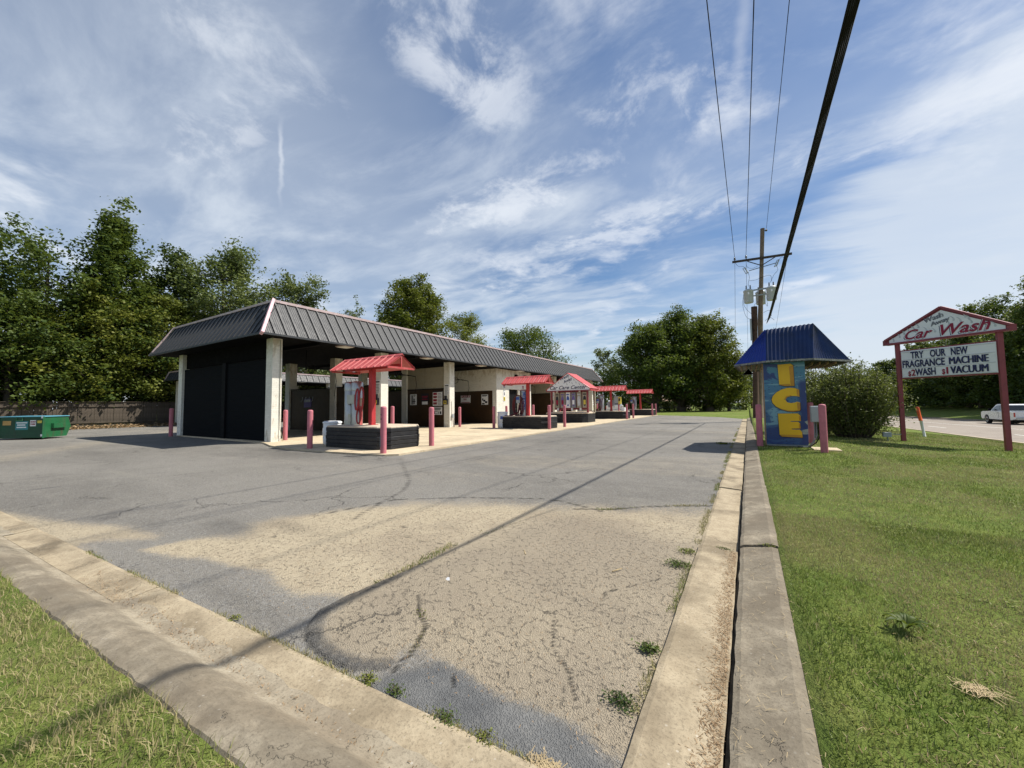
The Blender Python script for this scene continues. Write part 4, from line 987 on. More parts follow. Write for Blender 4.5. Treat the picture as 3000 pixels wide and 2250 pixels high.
for s in (-1, 1):
    xe = -11.1 + s * 1.72; ze = 2.46
    b = MB(); A = [(xe, yF - .03, ze), (-11.1, yF - .03, 3.63), (-11.1, yF - .03, 3.58), (xe, yF - .03, ze - .05)]
    b.extr(A, (0, 1.75, 0)).build('roof_slope', M_RED, cc)
    MB().box(min(xe, xe - s * .06), max(xe, xe - s * .06), yF - .02, yF + 1.7, 2.30, 2.47).build('eave_board', M_RED, cc)
MB().beam((-12.8, yF - .02, 2.33), (-9.4, yF - .02, 2.33), .05, .05).build('trim', M_MAR, cc)
cols_ = [(M_CREAM, M_INK, M_CRIM), (M_CREAM, M_PURP, M_CRIM), (M_SIGNW, M_BLUE, M_SIGNW), (M_GREYL, M_PURP, M_SIGNW), (M_CREAM, M_DROP, M_DROP), (M_CREAM, M_INK, M_YEL)]
for k, (a, c, d) in enumerate(cols_):
    x = -12.2 + .425 * k
    q = MB().box(x, x + .335, 26.28, 26.418, 1.10, 2.22, .01).build('vending_panel', a, cc)
    MB().lathe(x + .17, 0, [], 3) if False else None
    pts = [(x + .17 + .11 * cos(t_), 26.276, 1.62 + (.34 if sin(t_) > 0 else .40) * (abs(sin(t_)) ** .7) * (1 if sin(t_) > 0 else -1)) for t_ in np.linspace(0, 2 * pi, 17)[:-1]]
    MB().extr(pts, (0, -.004, 0)).build('panel_print', c, q)
    MB().box(x + .09, x + .25, 26.262, 26.270, 1.34, 1.66).build('product_picture', d, q)
    MB().box(x + .06, x + .28, 26.262, 26.270, 2.02, 2.10).build('panel_print', c, q)
for x in (-12.12, -10.35): MB().box(x, x + .13, 26.30, 26.4, 2.24, 2.35).build('lamp', M_SIGNW, cc)
for x in (-12.05, -11.5, -10.95, -10.3): MB().box(x, x + .12, 26.30, 26.4, .90, 1.09).build('coin_slot', M_SIGNW if x != -11.5 else M_CRIM, cc)

# ------------------------------------------------------------------ ICE kiosk
def gzf(x, y): return float(terrain(np.array([x]), np.array([y]))[0])
def mural_mat():
    m = bpy.data.materials.new('ice_mural'); m.use_nodes = True; t = NT(m.node_tree)
    out = t.n('ShaderNodeOutputMaterial'); b = t.n('ShaderNodeBsdfPrincipled', i_Roughness=.35); t.t.links.new(b.outputs[0], out.inputs[0])
    g = t.n('ShaderNodeNewGeometry').outputs['Position']; sp = t.n('ShaderNodeSeparateXYZ', i_0=g)
    v = t.mapping(g, (1, .01, 1))
    n = t.noise(t.mapping(v, (.7, 1, 2.0)), 1.5, 4, .5, 1.2)
    c = t.mix(t.ramp(sp.outputs[2], .3, 2.4), (.030, .085, .22), (.055, .19, .30))
    c = t.mix(t.ramp(n, .52, .60), c, (.16, .32, .40)); c = t.mix(t.ramp(n, .44, .40), c, (.012, .04, .17))
    vo = t.n('ShaderNodeTexVoronoi', i_Scale=17.); t.t.links.new(t.mapping(v, (.8, 1, 1.4)), vo.inputs['Vector'])
    rnd = t.n('ShaderNodeSeparateColor', i_0=vo.outputs['Color']).outputs[0]
    d = t.math('MULTIPLY', t.ramp(vo.outputs['Distance'], .20, .34, 1., 0.), t.math('GREATER_THAN', rnd, .55))
    c = t.mix(t.math('MULTIPLY', d, .8), c, (.015, .03, .09))
    # darker blue field with ice cubes on the right side
    r = t.ramp(sp.outputs[0], 1.10, 1.24)
    cu = t.n('ShaderNodeTexVoronoi', i_Scale=4.5); t.t.links.new(v, cu.inputs['Vector'])
    ice = t.math('GREATER_THAN', t.n('ShaderNodeSeparateColor', i_0=cu.outputs['Color']).outputs[1], .66)
    c2 = t.mix(ice, (.015, .035, .15), t.mix(t.noise(v, 14, 3), (.10, .15, .22), (.42, .44, .36)))
    c = t.mix(t.math('MULTIPLY', r, t.ramp(sp.outputs[2], 2.0, 1.8)), c, c2)
    t.t.links.new(c, b.inputs['Base Color']); return m
M_MUR = mural_mat()
M_BROOF = mat('mossy_blue_roof', (.004, .022, .095), .6, var=.2, vs=3, dirt=(.010, .018, .020), dk=.8, ds=1.2, streak=True)
M_BROOF2 = mat('bright_blue_roof', (.004, .03, .26), .5, var=.08, vs=3, dirt=(.01, .04, .16), dk=.4, ds=1.2)
M_PEEL = mat('peeling_edge', (.22, .22, .20), .8, var=.5, vs=20, dirt=(.02, .04, .10), dk=.9, ds=6)
M_YLET = mat('yellow_letter', (.74, .44, .012), .35, var=.05); M_YLD = mat('amber_letter_bevel', (.50, .24, .02), .4)
M_RAWW = mat('raw_wood', (.30, .20, .12), .8, var=.2, vs=8)
ice = empty('ice_kiosk', (.9, 13.7, .1), 'tall blue kiosk with yellow ICE letters and a mossy blue hipped roof at the kerb', 'ice kiosk')
fx0, fx1, fy = .40, 1.335, 12.95; zb, zt = .16, 2.50
MB().box(fx0, fx1, fy, fy + .03, zb, zt).build('mural_panel', M_MUR, ice)
MB().box(fx0 - .03, fx0 - .002, fy + .002, fy + .12, zb - .02, zt).build('corner_post', M_RAWW, ice)
MB().box(fx0 + .01, fx1 - .01, fy + .032, fy + 1.9, zb - .04, zt).build('cabin', M_GREY, ice)
MB().box(fx0 + .05, fx1 - .05, fy + .1, fy + 1.8, .0, .13).build('plinth', M_CONC, ice)
def ring_letters():
    z0 = lambda px: zt - (px - 120) / (1440 - 120) * (zt - zb)     # rows of the mural
    X = lambda px: fx0 + (px - 30) / (710 - 30) * (fx1 - fx0)
    def letter(pts, name):
        P = [(X(a), fy - .002, z0(b_)) for a, b_ in pts]
        cx = sum(p[0] for p in P) / len(P); cz = sum(p[2] for p in P) / len(P)
        out_ = [(cx + (p[0] - cx) * 1.045 + .004, fy - .001, cz + (p[2] - cz) * 1.035 - .006) for p in P]
        MB().extr([(p[0], fy - .0005, p[2]) for p in out_], (0, -.006, 0)).build('letter_shadow', M_INK, ice)
        q = MB().extr([(p[0], fy - .008, p[2]) for p in P], (0, -.016, 0)).build('letter', M_YLET, ice); return q, P
    def bevel(q, quads):
        for qd in quads: MB().extr([(X(a), fy - .0242, z0(b_)) for a, b_ in qd], (0, -.003, 0)).build('letter_bevel', M_YLD, q)
    q, P = letter([(272, 212), (480, 205), (525, 232), (530, 545), (385, 547), (285, 522)], 'I')
    bevel(q, [[(455, 250), (525, 232), (530, 545), (470, 545)], [(290, 515), (455, 515), (470, 545), (385, 545), (300, 525)]])
    arc_o = [(420 + 275 * cos(a) * (1 if cos(a) < 0 else .68), 755 + 182 * sin(a)) for a in np.linspace(-.62 * pi / 1.5, -2 * pi + .62 * pi / 1.5, 26)]
    arc_o = [(600, 610), (540, 582), (470, 573), (400, 576), (310, 600), (230, 640), (170, 695), (146, 750), (160, 805), (215, 860), (300, 905), (400, 932), (500, 937), (590, 925), (605, 905)]
    arc_i = [(605, 800), (555, 788), (520, 800), (460, 808), (400, 795), (373, 755), (400, 718), (470, 700), (530, 700), (600, 712)]
    q, P = letter(arc_o + arc_i, 'C')
    bevel(q, [[(215, 858), (300, 892), (400, 915), (500, 920), (600, 905), (590, 925), (500, 937), (400, 932), (300, 905)], [(555, 800), (603, 806), (603, 905), (560, 905)], [(560, 600), (598, 614), (598, 705), (560, 700)],
              [(345, 755), (373, 755), (400, 718), (470, 700), (470, 684), (385, 700)]])
    q, P = letter([(240, 968), (560, 965), (600, 1000), (602, 1080), (440, 1080), (440, 1092), (560, 1092), (588, 1120), (592, 1190), (450, 1196), (450, 1208), (580, 1210), (610, 1245), (615, 1328), (285, 1320), (250, 1290)], 'E')
    bevel(q, [[(255, 1290), (600, 1290), (615, 1328), (285, 1320)], [(575, 1000), (598, 1004), (600, 1078), (575, 1070)], [(568, 1120), (586, 1122), (590, 1188), (568, 1180)]])
ring_letters()
ra = [(.46, 12.66, 2.44), (1.50, 12.70, 2.44), (2.42, 13.7, 2.42), (2.22, 15.5, 2.42), (1.45, 15.9, 2.42), (.46, 15.9, 2.42), (-.20, 15.4, 2.42), (-.30, 13.2, 2.42)]
rb = [(.50, 13.12, 3.36), (1.58, 13.15, 3.42), (1.60, 13.25, 3.42), (1.60, 15.1, 3.40), (1.55, 15.2, 3.40), (.52, 15.2, 3.36), (.48, 15.1, 3.36), (.48, 13.2, 3.36)]
for i in range(8):
    j = (i + 1) % 8; b = MB(); a_, b1, c_, d_ = Vector(ra[i]), Vector(ra[j]), Vector(rb[j]), Vector(rb[i])
    nseg = max(3, int((b1 - a_).length / .045)); lo, hi = [], []
    nrm = (b1 - a_).cross(d_ - a_).normalized()
    for k in range(nseg + 1):
        t_ = k / nseg; w = nrm * (.010 * (1 if k % 2 else -1)); lo.append(tuple(a_.lerp(b1, t_) + w)); hi.append(tuple(d_.lerp(c_, t_) + w + Vector((0, 0, .012 if k % 2 else 0))))
    m = nseg + 1; b.add(lo + hi, [(k, k + 1, m + k + 1, m + k) for k in range(nseg)])
    b.add([tuple(Vector(p) - Vector((0, 0, .05))) for p in lo] + lo, [(k, k + 1, m + k + 1, m + k) for k in range(nseg)])
    b.build('roof_slope', M_BROOF2 if i == 7 else M_BROOF, ice)
    MB().beam(a_ + Vector((0, 0, -.02)), b1 + Vector((0, 0, -.02)), .03, .05).build('roof_edge', M_PEEL, ice)
MB().add([(p[0], p[1], 2.40) for p in ra], [tuple(range(8))]).build('soffit', M_INK, ice)
for k in range(5):
    x = -.15 + .13 * k; MB().box(x, x + .03, 13.3, 15.3, 2.33, 2.398).build('rafter', M_RAWW, ice)
for k in range(4):
    x = 1.55 + .17 * k; MB().box(x, x + .03, 13.5, 15.3, 2.33, 2.398).build('rafter', M_RAWW, ice)
MB().add([(p[0], p[1], p[2] - .02) for p in rb], [tuple(range(8))]).build('roof_top', M_BROOF, ice)
MB().add([(-.12, 13.9, 2.16), (.18, 13.9, 2.16), (.05, 13.9, 2.36)], [(0, 1, 2)]).extr([(-.12, 13.9, 2.16), (.18, 13.9, 2.16), (.05, 13.9, 2.34)], (0, .08, 0)).build('floodlight', M_GREY, ice)
# electric box and conduits
eb = empty('electrical_box', (1.42, 12.6, .1), 'grey electrical box with looping conduits on the right side of the ice kiosk', 'electrical box')
MB().box(1.345, 1.62, 12.30, 12.52, 1.02 - .22, 1.20, .012).build('cabinet', M_GREY, eb); MB().box(1.35, 1.615, 12.285, 12.299, .82, 1.18).build('door', M_GREY, eb)
for dx in (.05, .09, .16): MB().tube([(1.36 + dx, 12.42, .80), (1.36 + dx, 12.42, .45), (1.34 + dx * .6, 12.45, .28), (1.26 + dx * .3, 12.6, .14), (1.1, 12.9, .13)], .016, 7).build('conduit', M_GREYL if dx < .1 else M_WIRE, eb)
MB().box(1.36, 1.9, 12.2, 12.9, .08, .125).build('concrete_base', M_PAD, eb)
for x, y, l, h in ((.24, 12.85, 'square topped pink bollard on the left of the ice kiosk at the kerb', 1.16), (1.50, 11.76, 'pink bollard in front of the grey electrical box beside the ice kiosk', 1.15), (1.55, 14.3, 'pink bollard half hidden behind the right edge of the ice kiosk', 1.2)):
    bollard(x, y, h, l, gzf(x, y) if x > .2 else .1, .075)

# ------------------------------------------------------------------ roadside sign
sa, sb = Vector((4.10, 16.82, 0)), Vector((5.75, 15.40, 0))
su = (sb - sa).normalized(); Ls = (sb - sa).length; sn_ = Vector((su.y, -su.x, 0))      # faces the camera side
kk = Ls / 2.81
sg = empty('roadside_sign', (sa.x, sa.y, 0), 'maroon framed Car Wash sign on two posts with gabled board above a letter board', 'sign')
def SP(u, z, o=0): p = sa + su * (u * kk) + sn_ * o; return (p.x, p.y, z)
Hk = 1.02
for u, z_ in ((.02, -.1), (2.80, -.25)): MB().beam(SP(u, z_), SP(u, 3.14), .105).build('post', M_MAR, sg)
gp = [(-.33, 3.10), (3.08, 3.10), (3.08, 3.24), (1.42, 4.00), (-.33, 3.24)]
gb = MB().extr([SP(u, z, .04) for u, z in gp], -sn_ * .14).build('gable_board', M_MAR, sg)
inr = [(-.20, 3.15), (2.98, 3.15), (2.98, 3.235), (1.42, 3.93), (-.20, 3.235)]
gf = MB().extr([SP(u, z, .041) for u, z in inr], sn_ * .012).build('gable_face', M_SIGNW, sg)
for a, c in (((-.33, 3.115), (3.08, 3.115)), ((-.35, 3.24), (1.42, 4.02)), ((1.42, 4.02), (3.10, 3.24)), ((-.33, 3.09), (-.33, 3.25)), ((3.08, 3.09), (3.08, 3.25))):
    MB().beam(SP(a[0], a[1], .0), SP(c[0], c[1], .0), .17 if a[1] != 3.24 or True else .1, .06, upv=tuple(sn_.cross(su))).build('frame_trim', M_MAR, sg)
UX = su; UZ = Vector((0, 0, 1))
def stext(s, u, z, size, mt, root, off=.054, rot=0., **k):
    ux = UX * cos(rot) + UZ * sin(rot); uz = UZ * cos(rot) - UX * sin(rot)
    if 'width' in k: k['width'] *= kk
    return text_mesh('lettering', s, size, mt, SP(u, z, off), ux, uz, root, **k)
for du, dz, mt_, of in ((-.045, -.022, M_NAVY, .0535), (-.022, -.010, M_SIGNW, .0575), (0, 0, M_CRIM, .0615)):
    stext('Car', .32 + du, 3.20 + dz, .40, mt_, gf, of, shear=.45, bold=.007, width=.84, ext=.002)
    stext('Wash', 1.38 + du, 3.20 + dz, .43, mt_, gf, of, shear=.35, bold=.008, width=1.28, ext=.002)
for du, dz, mt_, of in ((-.018, -.010, M_NAVY, .0535), (0, 0, M_GREYL, .0575)):
    stext('Wash', .96 + du, 3.63 + dz, .19, mt_, gf, of, .26, shear=.1, bold=.004, width=.56, ext=.002)
    stext('Away', 1.13 + du, 3.50 + dz, .165, mt_, gf, of, .26, shear=.1, bold=.003, width=.56, ext=.002)
for u_, z_ in ((-.05, 3.24), (.15, 3.34), (.45, 3.47), (.62, 3.50), (.75, 3.56), (.98, 3.42), (1.22, 3.36), (1.75, 3.62), (1.92, 3.56), (2.05, 3.66), (2.2, 3.48), (2.15, 3.58), (2.6, 3.33), (2.75, 3.30), (1.45, 3.78), (1.62, 3.52), (.3, 3.42)):
    P = Vector(SP(u_, z_, .054)); drip(gf, P, UX * .9, UZ, sn_, 1.0, M_DROP)
lb = MB().extr([SP(.10, 1.98, .03), SP(2.76, 1.98, .03), SP(2.76, 2.88, .03), SP(.10, 2.88, .03)], -sn_ * .12).build('letter_board', M_MAR, sg)
lf = MB().extr([SP(.15, 2.02, .031), SP(2.73, 2.02, .031), SP(2.73, 2.845, .031), SP(.15, 2.845, .031)], sn_ * .010).build('board_face', M_SIGNW, sg)
for z_ in (2.035, 2.30, 2.565, 2.81): MB().beam(SP(.15, z_, .046), SP(2.70, z_, .046), .012, .014).build('letter_rail', M_DROP, lf)
rows = [(2.335 + .265, [('TRY', .45, .40), ('OUR', 1.03, .44), ('NEW', 1.61, .44)], M_NAVY), (2.335, [('FRAGRANCE', .18, 1.25), ('MACHINE', 1.54, 1.00)], M_NAVY), (2.07, [('WASH', .56, .60), ('VACUUM', 1.56, .96)], M_NAVY)]
for z_, ws, mt_ in rows:
    for s_, u_, w_ in ws:
        for q_, du in enumerate((0, .012, .024) if 'M' in s_ else (0,)): stext(s_, u_ + du, z_, .29, mt_, lf, .052 + .0006 * q_, bold=.0 if 'M' in s_ else .0075, width=w_ - (.02 if 'M' in s_ else 0), ext=.003)
for s_, u_, w_, sz in (('$', .345, .085, .20), ('2', .445, .12, .27), ('$', 1.335, .085, .20), ('1', 1.455, .05, .27)): stext(s_, u_, 2.07, sz, M_CRIM, lf, .052, bold=.005, width=w_, ext=.003)
# small ground spotlight by the left post
o = empty('spotlight', (3.7, 16.7, gzf(3.7, 16.7)), 'small grey spotlight on a low stake left of the sign', 'spotlight')
zq = gzf(3.7, 16.7); MB().tube([(3.72, 16.7, zq - .05), (3.72, 16.7, zq + .14)], .015, 6).build('stake', M_GREY, o); MB().box(3.60, 3.80, 16.6, 16.74, zq + .12, zq + .26, .01).build('head', M_GREY, o)
MB().tube([(3.8, 16.7, zq + .2), (4.05, 16.74, zq + .2)], .012, 6).build('arm', M_GREY, o)
# marker stake
x, y = 5.6, 20.6; zq = gzf(x, y)
o = empty('marker_stake', (x, y, zq), 'orange and white utility marker stake leaning by the road', 'marker')
MB().tube([(x + .03, y, zq - .1), (x - .055, y, zq + .64)], .048, 10).build('lower_tube', M_BARREL, o)
M_ORG = mat('orange_sleeve', (.62, .10, .02), .45); MB().tube([(x - .055, y, zq + .60), (x - .125, y, zq + 1.08), (x - .13, y, zq + 1.12)], [.056, .056, .03], 10).build('upper_sleeve', M_ORG, o)

# ------------------------------------------------------------------ dumpster
M_DG = mat('green_dumpster_paint', (.012, .115, .040), .5, var=.15, vs=2, dirt=(.07, .06, .035), dk=.8, ds=2.5, streak=True)
M_DGD = mat('dark_green_dumpster_paint', (.008, .060, .030), .5, var=.15, dirt=(.03, .035, .03), dk=.5, streak=True)
M_TEALD = mat('teal_decal', (.03, .20, .22), .4); M_LIDB = mat('sun_faded_blue_lid', (.12, .38, .50), .4, var=.12)
dp = empty('dumpster', (-28.24, 4.28, .0), 'green steel dumpster with blue plastic lid by the wooden fence', 'dumpster', rz=0)
c0 = Vector((-28.24, 4.28, 0)); l0 = Vector((-29.62, 3.13, 0)); r0_ = Vector((-29.9, 5.62, 0))
dl = (l0 - c0); dr_ = (r0_ - c0).normalized() * 1.75; bk = c0 + dl + dr_
def DQ(a, c, z): p = c0 + dl * a + dr_ * c; return (p.x, p.y, z)
MB().rings([[DQ(0, 0, .08), DQ(1, 0, .08), DQ(1, .85, .08), DQ(0, .85, .08)], [DQ(0, 0, .55), DQ(1, 0, .55), DQ(1, 1, .55), DQ(0, 1, .55)], [DQ(0, 0, 1.04), DQ(1, 0, 1.04), DQ(1, .88, 1.05), DQ(0, .88, 1.05)]]).build('body', M_DG, dp)
nF = Vector((dl.y, -dl.x, 0)).normalized(); nF = nF if nF.dot(-dr_) > 0 else -nF
nR = -dl.normalized()
MB().extr([DQ(.02, 0, .1), DQ(.98, 0, .1), DQ(.98, 0, 1.02), DQ(.02, 0, 1.02)], nF * .012).build('front_panel', M_DGD, dp)
for a in (0.0, 1.0): MB().beam(Vector(DQ(a, 0, .06)) + nF * .01, Vector(DQ(a, 0, 1.05)) + nF * .01, .07).build('corner_rib', M_DG, dp)
for a in (.42, .0): 
    MB().beam(Vector(DQ(-.0, .25, .62)) + nR * .05, Vector(DQ(-.0, .75, .62)) + nR * .05, .12, .22).build('lift_pocket', M_DG, dp); break
MB().extr([DQ(-.02, -.02, 1.05), DQ(.5, -.02, 1.05), DQ(.5, .9, 1.06), DQ(-.02, .9, 1.06)], (0, 0, .035)).build('lid', M_LIDB, dp)
MB().extr([DQ(.505, -.02, 1.05), DQ(1.02, -.02, 1.05), DQ(1.02, .9, 1.06), DQ(.505, .9, 1.06)], (0, 0, .035)).build('lid', M_LIDB, dp)
def decal(a0, a1, z0, z1, mt): return MB().extr([tuple(Vector(DQ(a, 0, z)) + nF * .013) for a, z in ((a0, z0), (a1, z0), (a1, z1), (a0, z1))], nF * .004).build('decal', mt, dp)
td = decal(.62, .34, .46, .86, M_TEALD)
for zz, a0, a1 in ((.76, .60, .36), (.66, .58, .40), (.55, .59, .38)): MB().extr([tuple(Vector(DQ(a, 0, z)) + nF * .018) for a, z in ((a0, zz), (a1, zz), (a1, zz + .05), (a0, zz + .05))], nF * .003).build('print', M_SIGNW, td)
wd = decal(.30, .17, .62, .90, M_SIGNW)
for i_, (s_, z_) in enumerate((('DO NOT', .79), ('PARK', .68))): text_mesh('lettering', s_, .10, M_CRIM, Vector(DQ(.285, 0, z_)) + nF * .0195, -dl, (0, 0, 1), wd, width=.20, bold=.003)
decal(.14, .04, .76, .88, M_YEL); decal(.90, .72, .68, .88, mat('orange_decal', (.5, .3, .10), .5))
MB().tube([tuple(Vector(DQ(.60, 0, 1.02)) + nF * .03), tuple(Vector(DQ(.60, 0, .88)) + nF * .04), tuple(Vector(DQ(.46, 0, .88)) + nF * .04), tuple(Vector(DQ(.46, 0, 1.02)) + nF * .03)], .014, 6).build('handle', M_DG, dp)
for a, z in ((.02, .14), (.02, .98), (.985, .92)): MB().extr([tuple(Vector(DQ(q_, 0, w_)) + nF * .048) for q_, w_ in ((a - .02, z), (a + .02, z), (a + .02, z + .10), (a - .02, z + .10))], nF * .006).build('reflector', M_SIGNW, dp)

# ------------------------------------------------------------------ board fence on the west side
M_FENCE = mat('weathered_fence_wood', (.085, .068, .052), .85, var=.35, vs=2.5, bump=.4, bs=20, dirt=(.03, .028, .022), dk=.6, streak=True)
fc = empty('board_fence', (-43.6, 0, 0), 'weathered dark wooden board fence along the west edge of the lot', 'fence')
meP = [MB().rings([[(-.012, -.085, 0), (.012, -.085, 0), (.012, .085, 0), (-.012, .085, 0)], [(-.012, -.085, 1.93 + d), (.012, -.085, 1.93 + d), (.012, .085, 1.93 + d), (-.012, .085, 1.93 + d)], [(-.012, -.045, 1.98 + d), (.012, -.045, 1.98 + d), (.012, .045, 1.98 + d), (-.012, .045, 1.98 + d)]]) for d in (0, .03, -.02)]
mts = []
for i, q in enumerate(meP):
    o = q.build('picket', M_FENCE); mts.append(o.data); bpy.data.objects.remove(o)
k = 0; y = -9.
while y < 40 and k < 290:
    o = bpy.data.objects.new('picket', mts[random.randrange(3)]); COL.objects.link(o); o.parent = fc
    o.location = (random.uniform(-.008, .008), y, random.uniform(-.02, .03)); o.rotation_euler = (random.gauss(0, .006), random.gauss(0, .01), 0)
    y += .178 + random.uniform(-.004, .006); k += 1
for z in (.4, 1.65): MB().beam((-43.53, -9, z), (-43.53, 40, z), .04, .09).build('rail', M_FENCE, fc)
MB().beam((-43.55, -9, 2.0), (-43.55, 40, 2.0), .12, .03).build('cap_rail', M_FENCE, fc)

# ------------------------------------------------------------------ utility poles, transformers and wires
PX, PY = 1.14, 32.
up_ = empty('utility_pole', (PX, PY, .25), 'tall grey wooden utility pole with crossarm and three transformers behind the ice kiosk', 'utility pole')
MB().tube([(.72, PY, .1), (.95, PY, 7.), (1.34, PY, 13.5)], [.19, .165, .135], 14).build('pole', M_WOODP, up_)
M_ARM = mat('dark_crossarm_timber', (.05, .04, .035), .8, var=.2)
MB().beam((-.58, PY - .22, 11.42), (2.92, PY - .22, 11.30), .11, .14).build('crossarm', M_ARM, up_)
MB().beam((.35, PY - .2, 11.3), (1.15, PY - .2, 10.85), .05, .05).build('brace', M_ARM, up_); MB().beam((2.0, PY - .2, 11.28), (1.2, PY - .2, 10.85), .05, .05).build('brace', M_ARM, up_)
M_INS = mat('dark_insulator', (.08, .08, .085), .3, spec=.6)
for x in (-.42, .28, 2.74): MB().lathe(x, PY - .22, [(.03, 11.46), (.03, 11.54), (.075, 11.56), (.075, 11.60), (.04, 11.62), (.06, 11.66), (.06, 11.70), (.03, 11.74)], 10).build('insulator', M_INS, up_)
MB().lathe(1.55, PY - .1, [(.03, 13.22), (.075, 13.26), (.075, 13.32), (.03, 13.36)], 10).build('insulator', M_INS, up_)
MB().beam((1.33, PY - .1, 13.29), (1.55, PY - .1, 13.29), .04).build('bracket', M_INS, up_)
for x0, z0, x1, z1 in ((.18, 10.85, .36, 10.45), (2.18, 11.02, 2.02, 10.62)):
    o = MB().tube([(x0, PY - .25, z0), (x1, PY - .25, z1)], .045, 8).tube([(x0 - .12, PY - .25, z0 - .05), (x1 - .12, PY - .25, z1 - .05)], .025, 6)
    o.beam((x0 - .14, PY - .25, z0 - .02), (x0 + .02, PY - .25, z0 + .02), .03).beam((x1 - .14, PY - .25, z1 - .03), (x1 + .02, PY - .25, z1), .03).build('fuse_cutout', M_GREY, up_)
MB().beam((.42, PY - .22, 10.6), (2.05, PY - .22, 10.85), .04).build('cutout_bracket', M_INS, up_)
MB().beam((.1, PY - .25, 9.15), (1.9, PY - .25, 9.2), .05, .10).build('transformer_bracket', M_GREY, up_)
MB().beam((.2, PY - .25, 8.75), (1.8, PY - .25, 8.8), .05, .08).build('transformer_bracket', M_GREY, up_)
def wire(root, P, r=.010, mt=M_WIRE, name='jumper_wire', n=10):
    P = [Vector(p) for p in P]; Q = []
    for i in range(len(P) - 1):
        a = P[max(i - 1, 0)]; b_, c = P[i], P[i + 1]; d = P[min(i + 2, len(P) - 1)]
        for k in range(n):
            t_ = k / n; Q.append(.5 * ((2 * b_) + (c - a) * t_ + (2 * a - 5 * b_ + 4 * c - d) * t_ ** 2 + (3 * b_ - a - 3 * c + d) * t_ ** 3))
    Q.append(P[-1]); return MB().tube(Q, r, 5).build(name, mt, root)
yy = PY - .35
for P in ([(-.40, yy, 11.3), (-.2, yy, 11.0), (.05, yy, 10.95), (.18, yy, 10.85)], [(.28, yy, 11.4), (.3, yy, 10.9), (.6, yy, 10.7), (.95, yy, 10.8)], [(.36, yy, 10.45), (.42, yy, 10.1), (.34, yy, 9.7), (.34, yy, 9.45)],
          [(2.74, yy, 11.2), (2.6, yy, 10.95), (2.35, yy, 11.15), (2.18, yy, 11.0)], [(2.02, yy, 10.6), (2.08, yy, 10.3), (1.85, yy, 10.0), (1.62, yy, 9.5)], [(.4, yy, 9.85), (.8, yy, 9.85), (1.3, yy, 10.0), (1.65, yy, 10.0), (1.7, yy, 9.6)],
          [(.05, yy, 9.1), (-.05, yy, 8.2), (.15, yy, 7.3), (.6, yy, 7.05)], [(.05, yy, 8.9), (0.0, yy, 8.3), (.2, yy, 7.8), (.62, yy, 7.3)], [(.9, yy, 8.3), (.65, yy, 8.1), (.58, yy, 7.5), (.62, yy, 7.0)],
          [(1.25, yy, 8.2), (1.4, yy, 7.9), (1.35, yy, 8.6), (1.3, yy, 9.2)], [(1.2, yy, 6.9), (1.5, yy, 7.1), (1.75, yy, 6.9)], [(1.15, yy, 7.5), (1.5, yy, 7.6), (1.6, yy, 7.2)], [(1.15, yy, 6.2), (1.5, yy, 6.1), (1.7, yy, 6.4)]): wire(up_, P)
for x, dy, lab in ((.32, -.45, 'grey pole-mounted transformer, leftmost of the three'), (1.66, -.45, 'grey pole-mounted transformer on the right beside the cable bundle'), (1.05, .45, 'grey pole-mounted transformer half hidden behind the pole')):
    y = PY + dy; o = empty('transformer', (x, y, 8.25), lab, 'transformer', 'transformers on the utility pole')
    MB().lathe(x, y, [(.26, 8.26), (.285, 8.30), (.30, 9.05), (.32, 9.06), (.32, 9.12), (.20, 9.22), (.02, 9.25)], 20).build('tank', M_TANK, o)
    for a in (-.12, .12): MB().lathe(x + a, y - .05, [(.03, 9.18), (.055, 9.24), (.035, 9.28), (.05, 9.34), (.03, 9.38), (.045, 9.44), (.02, 9.5)], 8).build('bushing', M_INS, o)
    MB().box(x - .05, x + .05, y - .32, y - .29, 8.8, 8.95).build('name_plate', M_SIGNW, o)
o = empty('stub_pole', (.55, PY - .45, .2), 'shorter dark brown pole stub standing against the utility pole', 'pole')
MB().tube([(.44, PY - .45, .1), (.62, PY - .45, 7.95)], [.21, .19], 14).build('pole', M_WOODD, o); MB().box(.32, .42, PY - .7, PY - .55, 5.6, 7.1).build('riser_pipe', M_GREY, o)
def span(name, a, b_, sag, r, mt, lab=None, cat='power line', group='overhead wires along the kerb', n=60, root=None):
    a = Vector(a); b_ = Vector(b_); P = []
    for k in range(n + 1):
        t_ = k / n; p = a.lerp(b_, t_); p.z -= sag * 4 * t_ * (1 - t_); P.append(p)
    o = MB().tube(P, r, 6).build(name, mt, root)
    if lab: tag(o, lab, cat, group)
    return o
span('power_line', (-.42, PY - .22, 11.75), (-.62, -24, 11.75), .25, .014, M_WIRE, 'leftmost thin overhead wire running from the left end of the crossarm')
span('power_line', (.28, PY - .22, 11.75), (.95, -24, 11.7), .25, .014, M_WIRE, 'second thin overhead wire from the left, running straight up the sky')
span('power_line', (1.55, PY - .1, 13.30), (1.30, -24, 12.9), .4, .011, M_WIRE, 'thinnest overhead wire, from the very top of the pole')
span('power_line', (2.74, PY - .22, 11.75), (2.95, -24, 11.7), .25, .012, M_WIRE, 'thin overhead wire partly hidden behind the thick cable bundle')
BUN = [(.49 * q, .87 * q, r, m_) for q, r, m_ in ((-.06, .026, M_WIRE), (.03, .027, M_WIRE), (.12, .026, M_WIRE), (.21, .027, M_WIRE), (.30, .024, M_WIRE), (.36, .010, M_WIREL), (-.12, .012, M_WIRE))]
bd = empty('cable_bundle', (1.55, PY, 7.), 'thick black bundle of telephone cables sweeping overhead at the top right', 'cable bundle')
